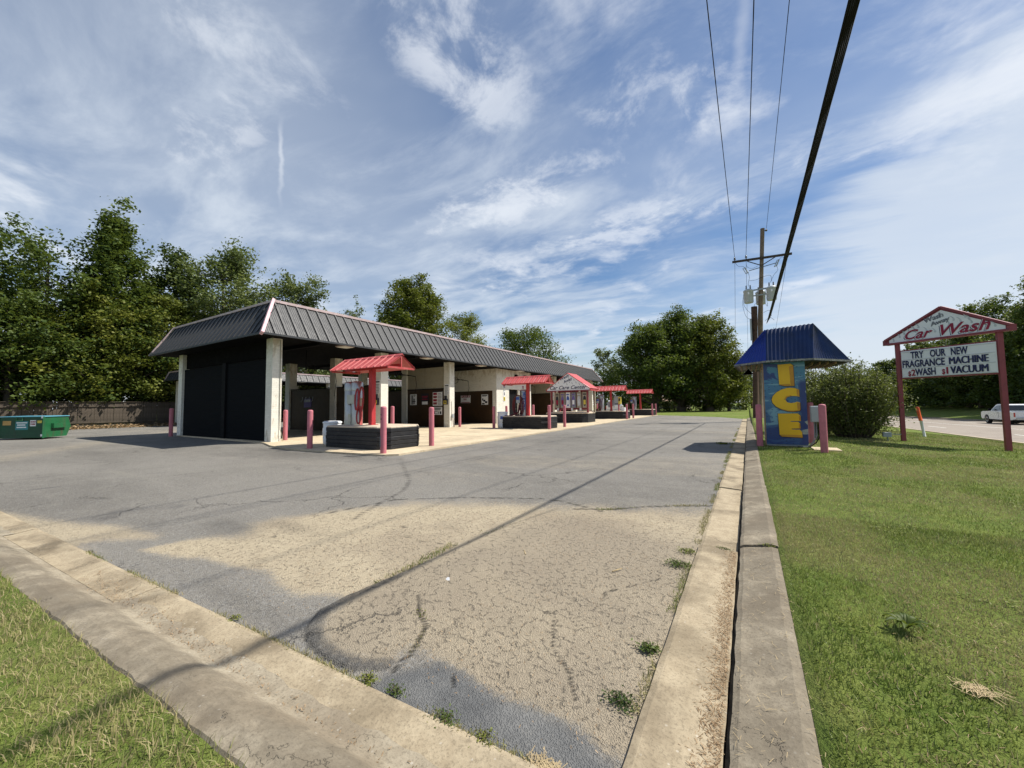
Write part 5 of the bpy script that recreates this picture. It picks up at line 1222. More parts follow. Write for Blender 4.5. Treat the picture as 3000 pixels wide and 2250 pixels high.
for k, (dx, dz, r, mt_) in enumerate(BUN) if True else enumerate(((0, 0, .028, M_WIRE), (.055, .01, .032, M_WIRE), (.03, -.055, .024, M_WIRE), (-.028, .038, .009, M_WIREL), (.03, .055, .020, M_WIRE), (.088, -.04, .014, M_WIRE), (-.038, -.035, .010, M_WIRE))):
    span('cable', (1.36 + dx, PY - .2, 6.85 + dz), (1.46 + dx, -24, 7.25 + dz), .35, r, mt_, root=bd)
# beyond the pole the lines go on to the next one
q = empty('utility_pole', (.6, 88, 0), 'distant thin utility pole with crossarm seen under the ice kiosk roof', 'utility pole')
MB().tube([(.6, 88, -.1), (.6, 88, 7.6)], [.2, .15], 8).build('pole', M_WOODD, q); MB().beam((-2.1, 88, 5.6), (3.3, 88, 5.7), .14).build('crossarm', M_ARM, q)
for x, z, x2, z2, l in ((-.42, 11.6, -2.0, 5.9, 'left wire sloping from the crossarm to the distant pole'), (.28, 11.6, .2, 5.9, 'middle wire dropping from the crossarm to the distant pole'), (2.74, 11.6, 3.0, 5.9, 'right wire sloping from the crossarm to the distant pole'), (1.4, 13.3, 1.1, 7.5, 'top wire continuing from the pole top to the distant pole')):
    span('power_line', (x, PY + .1, z), (x2, 88, z2), .8, .011, M_WIRE, l)

# ------------------------------------------------------------------ pickups
def pickup(loc, rz, lab):
    """heading +Y locally, rear axle near the origin"""
    root = empty('pickup_truck', loc, lab, 'pickup truck', 'white pickup trucks', rz)
    def bl(mb, name, mt, par=root):
        me = bpy.data.meshes.new(name); me.from_pydata(mb.v, [], mb.f); me.polygons.foreach_set('use_smooth', mb.sm); me.materials.append(mt); me.update()
        o = bpy.data.objects.new(name, me); COL.objects.link(o); o.parent = par; return o
    def side(x0, x1, prof):
        return MB().rings([[(x0, y, z) for y, z in prof], [(x1, y, z) for y, z in prof]])
    def arch(yc, r=.46, n=9): return [(yc - r * cos(pi * k / n), .42 + r * sin(pi * k / n) * .95) for k in range(n + 1)]
    W = .98
    low = [(-1.15, .52)] + arch(0) + arch(3.65) + [(4.55, .42), (4.72, .55), (4.75, .85), (4.70, 1.05), (4.45, 1.12), (3.2, 1.16), (2.95, 1.16), (-1.15, 1.14)]
    b = MB(); n = len(low)
    R = []
    for x, s in ((-W, .0), (-W + .04, 0), (W - .04, 0), (W, 0)):
        f = .985 if abs(x) == W else 1.
        R.append([(x, 1.8 + (y - 1.8) * f, .75 + (z - .75) * f) for y, z in low])
    b.rings(R, True); body = bl(b, 'body', M_CARW)
    cabp = [(.55, 1.14), (.70, 1.72), (.95, 1.80), (2.05, 1.80), (2.35, 1.72), (3.0, 1.16)]
    b = MB(); R = []
    for x, f in ((-W + .03, 0), (-W + .16, 1), (W - .16, 1), (W - .03, 0)):
        R.append([(x if z < 1.3 else (x if abs(x) < W - .1 else math.copysign(W - .16, x)), y, z) for y, z in cabp])
    R = [[(sx * (W - .04 - (z - 1.14) * .24), y, z) for y, z in cabp] for sx in (-1, 1)]
    b.rings(R, True); bl(b, 'cab', M_CARW)
    for sx in (-1, 1):
        for wp in ([(.78, 1.22), (.86, 1.66), (1.42, 1.70), (1.42, 1.22)], [(1.50, 1.22), (1.50, 1.70), (2.05, 1.68), (2.30, 1.58), (2.78, 1.22)]):
            P = [(sx * (W - .035 - (z - 1.14) * .24), y, z) for y, z in wp]; o = MB().extr(P, (sx * .012, 0, 0)); bl(o, 'window', M_GLASS)
        for yc in (0, 3.65):
            w = MB(); seg = 20
            w.rings([[(sx * (W - d), yc + r * cos(2 * pi * k / seg), .38 + r * sin(2 * pi * k / seg)) for k in range(seg)] for d, r in ((.26, .36), (.25, .385), (.04, .385), (.01, .36))]); wh = bl(w, 'wheel', M_TYRE)
            w = MB().rings([[(sx * (W - d), yc + r * cos(2 * pi * k / 14), .38 + r * sin(2 * pi * k / 14)) for k in range(14)] for d, r in ((.012, .25), (-.004, .23), (.03, .07))]); bl(w, 'rim', M_STEEL2, wh)
        bl(MB().box(sx * W - .03, sx * W + .03, -1.17, -1.05, .72, 1.08), 'tail_light', M_TAIL)
        bl(MB().box(sx * (W - .12) - .08, sx * (W - .12) + .08, 4.66, 4.76, .72, .92), 'headlight', M_LAMP)
        bl(MB().box(sx * (W + .14) - .08, sx * (W + .14) + .08, 2.55, 2.66, 1.2, 1.4), 'mirror', M_BLACK)
        bl(MB().box(sx * (W - .005) - .012, sx * (W - .005) + .012, 1.46, 1.50, .6, 1.12), 'door_gap', M_GREYL)
        bl(MB().box(sx * (W + .01) - .015, sx * (W + .01) + .015, 1.55, 1.75, 1.0, 1.04), 'door_handle', M_GREYL)
    bl(MB().add([(-.72, .50, 1.28), (.72, .50, 1.28), (.66, .64, 1.68), (-.66, .64, 1.68)], [(0, 1, 2, 3)]).box(-.7, .7, .52, .56, 1.25, 1.30), 'rear_window', M_GLASS)
    bl(MB().add([(-.80, 3.02, 1.20), (.80, 3.02, 1.20), (.70, 2.40, 1.72), (-.70, 2.40, 1.72)], [(0, 1, 2, 3)]), 'windscreen', M_GLASS)
    bl(MB().box(-.78, .78, -1.175, -1.14, .68, 1.12), 'tailgate', M_CARW); bl(MB().box(-.10, .10, -1.19, -1.174, .95, 1.0), 'tailgate_handle', M_BLACK)
    bl(MB().box(-.92, .92, -1.30, -1.16, .48, .66, .02), 'rear_bumper', M_STEEL2); bl(MB().box(-.17, .17, -1.31, -1.298, .52, .62), 'number_plate', M_SIGNW)
    bl(MB().box(-.9, .9, 4.70, 4.82, .45, .65, .02), 'front_bumper', M_STEEL2); bl(MB().box(-.8, .8, -.95, 4.5, .28, .52), 'chassis', M_BLACK)
    bl(MB().box(-.82, .82, -1.05, .45, 1.142, 1.146), 'truck_bed', M_BLACK)
    return root
pickup((20.2, 51.3, z_road(53) - .03), radians(-1), 'white pickup truck on the road behind the right post of the sign')
pickup((-14.6, 49.3, 0.03), radians(14), 'white pickup truck parked beyond the wash, seen between the island posts')

# low house beyond the lot
hs = empty('house', (-18.3, 100, 0), 'low brown house far beyond the lot, under the big oaks', 'house')
M_HW = mat('house_wall', (.16, .13, .11), .8); M_HR = mat('brown_shingle_roof', (.30, .20, .14), .9, var=.15)
MB().box(-26, -12.5, 100, 108, 0, 2.0).build('wall', M_HW, hs)
b = MB().rings([[(x, 99.2, 1.95), (x, 104, 3.3), (x, 108.8, 1.95)] for x in (-26.6, -11.9)]).build('roof', M_HR, hs)
for x in (-24, -21, -17.5, -14.5): MB().box(x, x + 1, 99.94, 99.99, .8, 1.6).build('window', M_GLASS, hs)
# park bench-like barrier at the far grass
o = empty('low_barrier', (-1.6, 80, 0), 'low pale barrier with two dark posts on the far grass', 'barrier')
MB().box(-3.0, -.6, 80, 80.2, .25, .75).build('rail', M_GREY, o)
for x in (-3.2, -.55): MB().box(x, x + .35, 79.9, 80.3, -.05, 1.0).build('post', M_BLACK, o)

# ------------------------------------------------------------------ vegetation
M_BARK = mat('tree_bark', (.10, .08, .06), .9, var=.25, vs=4, bump=.5, bs=20)
LM = {'dark': leaf_mat('leaf_dark_green', (.024, .048, .014), (.070, .108, .026)),
      'mid': leaf_mat('leaf_mid_green', (.034, .066, .016), (.120, .165, .036)),
      'olive': leaf_mat('leaf_olive_green', (.055, .088, .016), (.205, .215, .038)),
      'yellow': leaf_mat('leaf_yellow_green', (.085, .120, .024), (.250, .265, .055)),
      'grey': leaf_mat('leaf_grey_green', (.060, .095, .032), (.190, .225, .085)),
      'bush': leaf_mat('leaf_bush_green', (.060, .085, .024), (.200, .225, .070))}

def leaf_quads(P, size, up=.35, asp=.62):
    """one kite-shaped leaf clump per point"""
    size = size * (.86 if size > .2 else 1.)
    n = len(P); N = rng.normal(size=(n, 3)); N[:, 2] = np.abs(N[:, 2]) * (1 + up) + up; N /= np.linalg.norm(N, axis=1)[:, None]
    T = rng.normal(size=(n, 3)); T -= (T * N).sum(1)[:, None] * N; T /= np.linalg.norm(T, axis=1)[:, None]
    B = np.cross(N, T); s = size * rng.uniform(.55, 1.35, n)[:, None]
    V = np.stack([P - T * s * .5, P + B * s * asp * .5 + N * s * .06, P + T * s * .5 - N * s * .10, P - B * s * asp * .5 + N * s * .06], 1).reshape(-1, 3)
    F = np.arange(4 * n).reshape(-1, 4)
    return V, F

def crown_profile(kind, h):
    """relative radius at relative crown height h in 0..1"""
    if kind == 'cone': return (1 - h) ** .8 * (1 - np.exp(-h * 9)) * 1.05 + .05
    if kind == 'spire': return np.where(h < .25, .55 + h * 1.8, (1 - h) ** .75 * 1.24)
    if kind == 'egg': return np.sqrt(np.clip(1 - ((h - .40) / .62) ** 2, 0, 1))
    if kind == 'dome': return np.sqrt(np.clip(1 - ((h - .30) / .72) ** 2, 0, 1))
    if kind == 'wall': return np.where(h < .75, 1., np.sqrt(np.clip(1 - ((h - .75) / .27) ** 2, 0, 1)))
    return np.sqrt(np.clip(1 - (2 * h - 1) ** 2, 0, 1))

def tree(name, x, y, H, R, label, cat='tree', group=None, kind='egg', base=.18, n=16000, nb=80, leaf=.32, tone='mid', trunk=.22, z0=0., spike=.18, tw=1., gap=.5, seed=0, lift=.35, ry_=1.):
    r_ = np.random.default_rng(seed + int(abs(x) * 13 + abs(y) * 7)); root = empty(name, (x, y, z0), label, cat, group)
    hb = H * base; tb = MB(); lean = r_.normal(0, .015 * H, 2)
    tp = [(x + lean[0] * t ** 1.5, y + lean[1] * t ** 1.5, z0 - .2 + (H * .92) * t) for t in np.linspace(0, 1, 8)]
    tb.tube(tp, [trunk * (1 - .86 * t) + .02 for t in np.linspace(0, 1, 8)], 9)
    tb.lathe(x, y, [(trunk * 1.55, z0 - .15), (trunk * 1.15, z0 + .25), (trunk * .98, z0 + .7)], 9)
    pts, var = [], []
    hs = r_.uniform(0, 1, nb) ** .85; az = np.arange(nb) * 2.39996 + r_.normal(0, .35, nb)
    lob = 1 + spike * np.sin(az * 3 + hs * 7 + seed) + r_.normal(0, spike * .7, nb)
    per = n // nb
    for i in range(nb):
        h = hs[i]; rr_ = max(.12 * R, float(crown_profile(kind, np.array(h))) * R * lob[i]); ze = hb + (H - hb) * h
        t0 = max(.06, (ze - lift * rr_) / H); t0 = min(t0, .88)
        s = np.array([x + lean[0] * t0, y + lean[1] * t0, z0 + H * .92 * t0])
        e = np.array([x + rr_ * cos(az[i]), y + rr_ * ry_ * sin(az[i]), z0 + ze + r_.normal(0, .02 * H)])
        if h > .9: e[2] += abs(r_.normal(0, .05 * H)) * spike * 4
        mid = (s + e) / 2 + np.array([0, 0, -.04 * H * (1 - h)]) + r_.normal(0, .02 * H, 3)
        L = np.linalg.norm(e - s)
        if i % 2 == 0 or nb < 60:
            q = [tuple((1 - t) ** 2 * s + 2 * t * (1 - t) * mid + t * t * e) for t in np.linspace(0, .95, 6)]
            tb.tube(q, [max(.012, trunk * .36 * (1 - h * .6) * (1 - .9 * t)) for t in np.linspace(0, 1, 6)], 5)
        # leaf clusters along the outer part of the limb
        nc = 13; tt = r_.uniform(.30, 1.03, nc) ** .75; w = r_.uniform(.5, 1.2, nc); cnt = np.maximum(2, (per * w / w.sum()).astype(int))
        tone_i = r_.normal(.5, .16) + .12 * (h - .5)
        for t, c in zip(tt, cnt):
            cp = (1 - t) ** 2 * s + 2 * t * (1 - t) * mid + t * t * e
            sg_ = (.055 * R + .11 * L * (1.08 - t) ** .8 * .75) * tw
            off = r_.normal(0, 1, (c, 3)) * np.array([sg_, sg_, sg_ * .62])
            cp = cp + r_.normal(0, (.085 * R + .10 * L * (1.1 - t)) * .5, 3)
            pts.append(cp + off); var.append(np.clip(tone_i + r_.normal(0, .16) + r_.normal(0, .15, c), 0, 1))
    P = np.concatenate(pts); v = np.concatenate(var); keep = P[:, 2] > z0 + .05 + hb * .45 * (base > .04); P = P[keep]; v = v[keep]
    V, F = leaf_quads(P, leaf); np_mesh('crown', V, F, LM[tone], np.repeat(v, 4), parent=root)
    tb.build('trunk', M_BARK, root); return root

TG = 'trees behind the board fence'
tree('tree', -50.6, 3.0, 16.2, 6.0, 'tall thin topped tree at the far left edge, beyond the dumpster', group=TG, kind='egg', base=.08, n=17000, nb=120, leaf=.36, tone='dark', spike=.34, seed=1, trunk=.3)
tree('tree', -48.6, 7.2, 15.4, 4.6, 'feathery tree with sparse upward shoots, second from the left edge', group=TG, kind='egg', base=.10, n=15000, nb=110, leaf=.34, tone='mid', spike=.36, seed=2, trunk=.26)
tree('tree', -46.9, 10.8, 18.2, 4.0, 'tallest spire shaped tree on the left, above the dumpster side of the fence', group=TG, kind='spire', base=.06, n=30000, nb=150, leaf=.34, tone='mid', spike=.22, seed=3, trunk=.3)
tree('tree', -49.5, 15.6, 16.6, 3.4, 'dark narrow tree between the spire shaped tree and the pale round crowned one', group=TG, kind='egg', base=.06, n=20000, nb=110, leaf=.34, tone='dark', spike=.26, seed=4, trunk=.26)
tree('tree', -46.4, 19.0, 17.6, 5.4, 'broad pale green tree rising behind the left end of the mansard roof', group=TG, kind='egg', base=.05, n=32000, nb=150, leaf=.34, tone='grey', spike=.14, seed=5, trunk=.32)
tree('tree', -45.6, 26.2, 16.4, 4.6, 'grey green tree with a long arching branch above the roof corner', group=TG, kind='egg', base=.05, n=20000, nb=110, leaf=.34, tone='grey', spike=.30, seed=6, trunk=.26)
tree('tree', -46.2, 5.2, 9.8, 4.0, 'low yellowish tree leaning over the fence behind the dumpster', group=TG, kind='dome', base=.30, n=20000, nb=100, leaf=.30, tone='mid', spike=.22, seed=7)
tree('tree', -46.0, 9.6, 11.0, 3.6, 'low bright leaved tree hanging over the middle of the fence', group=TG, kind='dome', base=.28, n=19000, nb=100, leaf=.28, tone='olive', spike=.22, seed=8)
tree('tree', -46.4, 14.0, 11.5, 3.6, 'low leafy tree over the fence next to the black end wall', group=TG, kind='dome', base=.28, n=19000, nb=100, leaf=.28, tone='yellow', spike=.2, seed=9)
tree('tree', -46.5, -.5, 10.5, 4.5, 'low dark tree at the left edge behind the fence', group=TG, kind='dome', base=.05, n=12000, nb=80, leaf=.34, tone='mid', seed=10)
tree('tree', -52.5, 12.5, 14., 5., 'dark tree standing behind the spire shaped tree', group=TG, kind='dome', base=.03, n=12000, nb=80, leaf=.45, tone='dark', seed=11)
tree('tree', -50.5, 30, 11.5, 6, 'dark rounded tree seen through the open wash bays', group=TG, kind='dome', base=.02, n=13000, nb=90, leaf=.42, tone='dark', seed=12)
tree('tree', -50.5, 38.0, 11.5, 5, 'dark rounded tree seen through the farther open bays', group=TG, kind='dome', base=.02, n=10000, nb=80, leaf=.42, tone='mid', seed=13)
tree('tree', -51.6, 38.9, 16.6, 2.6, 'small pale treetop just showing over the roof ridge', kind='egg', base=.3, n=5000, nb=50, leaf=.34, tone='grey', seed=14)
tree('tree', -41.0, 40.6, 19.6, 5.0, 'tall egg shaped olive tree standing above the middle of the roof', kind='egg', base=.18, n=42000, nb=190, leaf=.37, tone='olive', spike=.07, seed=15, trunk=.34)
tree('tree', -46.5, 41.5, 16.4, 3.2, 'dark small crown on the left flank of the egg shaped tree', kind='egg', base=.3, n=9000, nb=70, leaf=.34, tone='mid', seed=16)
tree('tree', -38.6, 48.6, 16.0, 4.4, 'soft yellow green willow like tree right of the egg shaped tree', kind='egg', base=.2, n=22000, nb=120, leaf=.30, tone='yellow', spike=.1, seed=17)
tree('tree', -36.8, 65.8, 15.8, 7.6, 'wide spreading fan shaped tree over the roof, left of the far roof end', kind='dome', base=.42, n=24000, nb=130, leaf=.42, tone='mid', spike=.12, seed=18, lift=.9, trunk=.4)
tree('tree', -23.8, 74.0, 11.8, 3.2, 'thin open leaved tree at the far end of the roof', kind='egg', base=.12, n=9000, nb=70, leaf=.34, tone='grey', spike=.34, seed=19)
tree('tree', -20.0, 78.0, 11.5, 4.5, 'mid height tree between the roof end and the big oaks', kind='dome', base=.05, n=12000, nb=80, leaf=.42, tone='mid', seed=20)
OG = 'big oaks beyond the lot'
tree('oak_tree', -12.9, 66, 14.0, 6.0, 'left one of the big oaks, with sky gaps in its crown', group=OG, kind='dome', base=.28, n=30000, nb=130, leaf=.40, tone='mid', spike=.16, seed=21, trunk=.62, lift=.6)
tree('oak_tree', -9.4, 69, 16.0, 6.0, 'tallest of the big oaks, in the middle of the group', group=OG, kind='dome', base=.26, n=36000, nb=150, leaf=.40, tone='mid', spike=.12, seed=22, trunk=.66, lift=.6)
tree('oak_tree', -5.2, 69, 14.8, 4.8, 'right one of the big oaks, with olive sunlit outer leaves', group=OG, kind='egg', base=.10, n=30000, nb=140, leaf=.38, tone='olive', spike=.10, seed=23, trunk=.55, lift=.6)
tree('tree', -2.6, 70, 10.5, 3.2, 'low yellowish tree with foliage to the ground at the right of the oaks', kind='dome', base=.03, n=14000, nb=90, leaf=.34, tone='olive', seed=24)
tree('tree', -.9, 86, 9.6, 3.0, 'small tree just left of the pole, behind the oaks', kind='egg', base=.25, n=8000, nb=60, leaf=.34, tone='mid', seed=25)
for i, (x, y, h_) in enumerate(((-11.2, 74, 3.4), (-7.2, 75, 3.2), (-15.6, 76, 3.6), (-4.2, 74, 3.0))):
    tree('shrub', x, y, h_, 2.4, ['dark shrub between the first two oak trunks', 'dark shrub between the second and third oak trunks', 'dark shrub left of the first oak trunk', 'dark shrub right of the last oak trunk'][i], 'shrub', kind='dome', base=.02, n=3500, nb=40, leaf=.34, tone='dark', seed=30 + i, trunk=.06)
RG = 'trees across the road'
rt_ = [(31.6, 72, 15.8, 5.4, 'mid', 'tallest dark tree at the right edge, above the white pickup'), (30.6, 84, 15.4, 5.0, 'mid', 'rounded tree behind the right post of the sign'), (31.5, 95, 13.4, 5.2, 'dark', 'dark tree across the road, behind the letter board middle'),
       (31.8, 106, 12.8, 5.2, 'dark', 'dark tree across the road, behind the letter board left half'), (33.5, 124, 14.6, 3.2, 'grey', 'small lone treetop showing between the sign boards'), (36, 64, 16, 6, 'dark', 'tree beyond the right edge of the road verge, nearest of its row'),
       (39, 90, 15.5, 6, 'dark', 'dark tree in the second row across the road'), (38, 112, 13.5, 6, 'mid', 'mid green tree in the second row, behind the sign'), (29, 128, 10.5, 5, 'mid', 'low tree seen over the top of the hedge'), (24, 150, 10, 6, 'mid', 'distant tree seen past the hedge top'),
       (30.8, 78, 8.0, 4.2, 'dark', 'low dense tree filling the forest edge above the pickup'), (30.8, 89, 8.0, 4.4, 'dark', 'low dense tree in the forest edge left of the pickup'), (31, 100, 8.0, 4.6, 'dark', 'low dense tree in the forest edge under the letter board'), (31, 113, 8.2, 5.0, 'dark', 'low dense tree in the forest edge by the left sign post'), (30.4, 68, 8, 4.2, 'dark', 'low dense tree at the right edge of the picture, forest edge')]
for i, (x, y, h_, r_, tn, lb_) in enumerate(rt_):
    low_ = h_ < 9
    tree('tree', x, y, h_, r_, lb_, group=RG, kind='wall' if low_ else 'dome', base=.02 if low_ else .08, n=11000 if low_ else (26000 if i < 2 else 14000), nb=90, leaf=.40 if i < 3 else .5, tone=tn, spike=.12, seed=40 + i, z0=.3, trunk=.25)
# hedge bush by the kiosk
def bush(x, y, H, R, label, n, leaf, seed, stems=60):
    r_ = np.random.default_rng(seed); z0 = gzf(x, y); root = empty('bush', (x, y, z0), label, 'bush')
    b = MB(); pts = []; var = []
    for i in range(stems):
        a = i * 2.39996; q = sqrt((i + .5) / stems); bx, by = x + .35 * R * q * cos(a), y + .35 * R * q * sin(a)
        sprd = R * q * r_.uniform(.78, 1.22); hh = H * (1 - .32 * q ** 2.5) * r_.uniform(.78, 1.14)
        e = np.array([x + sprd * cos(a), y + sprd * sin(a), z0 + hh]); s = np.array([bx, by, z0 - .05]); m = (s + e) / 2 + np.array([.25 * sprd * cos(a), .25 * sprd * sin(a), .05])
        q_ = [(1 - t) ** 2 * s + 2 * t * (1 - t) * m + t * t * e for t in np.linspace(0, 1, 9)]
        b.tube([tuple(p) for p in q_], [.022 * (1 - .85 * t) + .003 for t in np.linspace(0, 1, 9)], 4)
        per = n // stems; t = r_.uniform(.10, 1, per) ** .8
        P = ((1 - t) ** 2)[:, None] * s + (2 * t * (1 - t))[:, None] * m + (t * t)[:, None] * e
        sg_ = (.16 + .10 * (1 - t))[:, None] * np.where(t > .93, .35, 1.)[:, None]
        pts.append(P + r_.normal(0, 1, (per, 3)) * sg_); var.append(np.clip(r_.normal(.5, .13) + r_.normal(0, .2, per) + .1 * (t - .5), 0, 1))
    P = np.concatenate(pts); v = np.concatenate(var); k = P[:, 2] > z0 + .12; P = P[k]; v = v[k]
    V, F = leaf_quads(P, leaf, .3, .5); np_mesh('foliage', V, F, LM['bush'], np.repeat(v, 4), parent=root); b.build('stems', M_BARK, root); return root
bush(3.05, 17.55, 2.42, 1.12, 'dense rounded bush between the ice kiosk and the left sign post', 34000, .075, 3, 90)
bush(2.2, 19.2, 2.5, 1.1, 'second bush behind the first, touching the ice kiosk in view', 16000, .085, 5, 60)

# distant woods that read as one mass
def wood(name, pts, n, leaf, tone, H, D):
    P = []
    for (xa, ya), (xb, yb) in zip(pts[:-1], pts[1:]):
        L = math.hypot(xb - xa, yb - ya); m = int(n * L); t = rng.uniform(0, 1, m); u = rng.uniform(0, 1, m)
        X = xa + (xb - xa) * t + rng.normal(0, D, m); Y = ya + (yb - ya) * t + rng.normal(0, D, m)
        hh = H * (.55 + .75 * vnoise(X * .13, Y * .13, 4, 4)) 
        P.append(np.stack([X, Y, hh * u ** .65], -1))
    P = np.concatenate(P); V, F = leaf_quads(P, leaf); v = np.clip(.45 + .5 * (vnoise(P[:, 0] * .4, P[:, 1] * .4 + P[:, 2] * .5, 6, 3) - .5) + rng.normal(0, .15, len(P)), 0, 1)
    tag(np_mesh(name, V, F, LM[tone], np.repeat(v, 4)), kind='stuff')
wood('distant_wood', [(-170, 60), (-120, 120), (-60, 165), (0, 215), (30, 205), (60, 170)], 70, 1.3, 'mid', 12, 2.5)
wood('western_wood', [(-58, -30), (-57, 0), (-60, 30), (-70, 60)], 110, .9, 'dark', 9, 1.5)
wood('roadside_wood', [(36, 40), (38, 70), (38, 100), (36, 130), (30, 160)], 200, .6, 'dark', 9.5, 1.4)
wood('far_hedge', [(-30, 92), (-20, 96)], 200, .5, 'olive', 3.0, .8)

# ------------------------------------------------------------------ grass
def grass_mat():
    m = bpy.data.materials.new('grass_blades'); m.use_nodes = True; t = NT(m.node_tree)
    out = t.n('ShaderNodeOutputMaterial'); at = t.n('ShaderNodeAttribute', attribute_name='var').outputs['Fac']; dr_ = t.n('ShaderNodeAttribute', attribute_name='dry').outputs['Fac']
    c = t.mix(at, (.100, .150, .026), (.280, .320, .080)); c = t.mix(dr_, c, (.38, .32, .17))
    d = t.n('ShaderNodeBsdfPrincipled', i_Roughness=.5); d.inputs['Specular IOR Level'].default_value = .25; t.t.links.new(c, d.inputs['Base Color'])
    tr = t.n('ShaderNodeBsdfTranslucent'); t.t.links.new(c, tr.inputs[0]); mx = t.n('ShaderNodeMixShader', i_0=.3)
    t.t.links.new(d.outputs[0], mx.inputs[1]); t.t.links.new(tr.outputs[0], mx.inputs[2]); t.t.links.new(mx.outputs[0], out.inputs[0]); return m
M_GRASS = grass_mat()
def blades(name, X, Y, Z, L, W, dryk=.12, lean=.55):
    n = len(X); a = rng.uniform(0, 2 * pi, n); l = np.abs(rng.normal(0, lean, n)) + .15; dx, dy = np.cos(a), np.sin(a)
    L = L * rng.uniform(.55, 1.3, n); hx = L * np.sin(np.minimum(l, 1.35)); hz = L * np.cos(np.minimum(l, 1.35))
    b = rng.uniform(0, 2 * pi, n); wx, wy = np.cos(b) * W * .5, np.sin(b) * W * .5
    B = np.stack([X, Y, Z - .006], -1); w = np.stack([wx, wy, 0 * wx], -1)
    Mi = B + np.stack([dx * hx * .35, dy * hx * .35, hz * .62], -1); T = B + np.stack([dx * hx, dy * hx, hz * .92], -1)
    V = np.stack([B - w, B + w, Mi + w * .7, T, Mi - w * .7], 1).reshape(-1, 3); i = np.arange(n) * 5
    F = np.stack([i, i + 1, i + 2, i + 4], -1); F2 = np.stack([i + 4, i + 2, i + 3], -1)
    # patchy tone: fresh green, yellowed and dead thatch
    pt = vnoise(X, Y, 31, 4, .9); p2 = vnoise(X, Y, 33, 3, 4.)
    var = np.clip(.5 + 1.3 * (p2 - .5) + rng.normal(0, .22, n), 0, 1)
    dry = np.clip(sstep(pt, .40, .58) * .56 + sstep(p2, .58, .75) * .2 + (rng.uniform(0, 1, n) < dryk) * rng.uniform(.4, 1, n), 0, 1)
    me = bpy.data.meshes.new(name); nv = len(V); me.vertices.add(nv); me.vertices.foreach_set('co', V.astype(np.float32).ravel())
    li = np.concatenate([F.ravel(), F2.ravel()]).astype(np.int32); me.loops.add(len(li)); me.loops.foreach_set('vertex_index', li)
    me.polygons.add(2 * n); me.polygons.foreach_set('loop_start', np.concatenate([np.arange(n) * 4, 4 * n + np.arange(n) * 3]).astype(np.int32))
    for nm, arr in (('var', var), ('dry', dry)): q = me.attributes.new(nm, 'FLOAT', 'POINT'); q.data.foreach_set('value', np.repeat(arr, 5).astype(np.float32))
    me.materials.append(M_GRASS); me.update(calc_edges=True); o = bpy.data.objects.new(name, me); COL.objects.link(o); return tag(o, kind='stuff')
def field(n, x0, x1, y0, y1, wedge=None):
    X = rng.uniform(x0, x1, n); Y = rng.uniform(y0, y1, n); k = np.ones(n, bool)
    if wedge: k = wedge(X, Y)
    return X[k], Y[k]
ragged = lambda X, Y: X > .185 + .03 * vnoise(Y, Y * 0, 12, 4, 6)
inview = lambda X, Y: ragged(X, Y) & (X < .55 * Y + .4)
X1, Y1 = field(120000, .20, 3.6, .9, 5.2, inview); X2, Y2 = field(110000, .20, 6.5, 5.2, 12.5, lambda X, Y: inview(X, Y) & (rng.uniform(0, 1, len(X)) < 1.15 - (Y - 5.2) / 12))
X3, Y3_ = field(60000, .20, 9.1, 12.5, 24, inview)
X = np.concatenate([X1, X2, X3]); Y = np.concatenate([Y1, Y2, Y3_]); s_ = np.clip(Y / 5.2, 1, 3)
blades('lawn_grass', X, Y, gz(X, Y), .036 * (1 + .12 * (s_ - 1)) * (.65 + .8 * vnoise(X, Y, 41, 3, 1.6)), .0045 * s_ ** .9, .10)
def kill(X, Y): return Y < e_edge(X) - .525 - .06 * vnoise(X, X * 0, 13, 4, 5)
Xl, Yl = field(85000, -8.5, -.6, -.5, .9, lambda X, Y: kill(X, Y) & (Y > -.15 - .0 * X - .25))
blades('verge_grass', Xl, Yl, .085 + 0 * Xl, .065 * (.6 + .8 * vnoise(Xl, Yl, 43, 3, 2.)), .0042, .50, .8)
# overgrowth spilling on the kerb edges and weeds in the joints
def strip(n, P, sg_, L, W, dry, name, z):
    P = np.array(P, float); d = np.hypot(*np.diff(P, axis=0).T); c = np.concatenate([[0], np.cumsum(d)]); s = rng.uniform(0, c[-1], n)
    keep_ = vnoise(s, s * 0, 51, 3, 3.2) > .50; s = s[keep_]; X = np.interp(s, c, P[:, 0]) + rng.normal(0, sg_, len(s)); Y = np.interp(s, c, P[:, 1]) + rng.normal(0, sg_, len(s))
    return blades(name, X, Y, z + 0 * X, L, W, dry, .9)
strip(9000, [(-.445, 1.45), (-.45, 4), (-.46, 8), (-.47, 14), (-.48, 24)], .022, .035, .005, .30, 'joint_weeds', .01)
strip(3600, [(-5.5, e_edge(-5.5)), (-.7, e_edge(-.7))], .016, .030, .0045, .45, 'joint_weeds', .01)
strip(1500, [(-2.13, 4.04), (-2.2, 3.84), (-2.24, 3.51), (-2.36, 3.35), (-2.44, 3.0), (-2.39, 2.24), (-2.35, 1.95)], .03, .028, .005, .5, 'crack_weeds', .004)
strip(700, [(-1.91, 4.62), (-1.5, 4.82), (-1.14, 5.17), (-0.49, 5.6)], .025, .03, .006, .3, 'crack_weeds', .004)
strip(400, [(-1.93, 1.95), (-1.81, 1.83), (-1.68, 1.76), (-1.61, 1.62), (-1.57, 1.51)], .012, .02, .0035, .5, 'crack_weeds', .004)
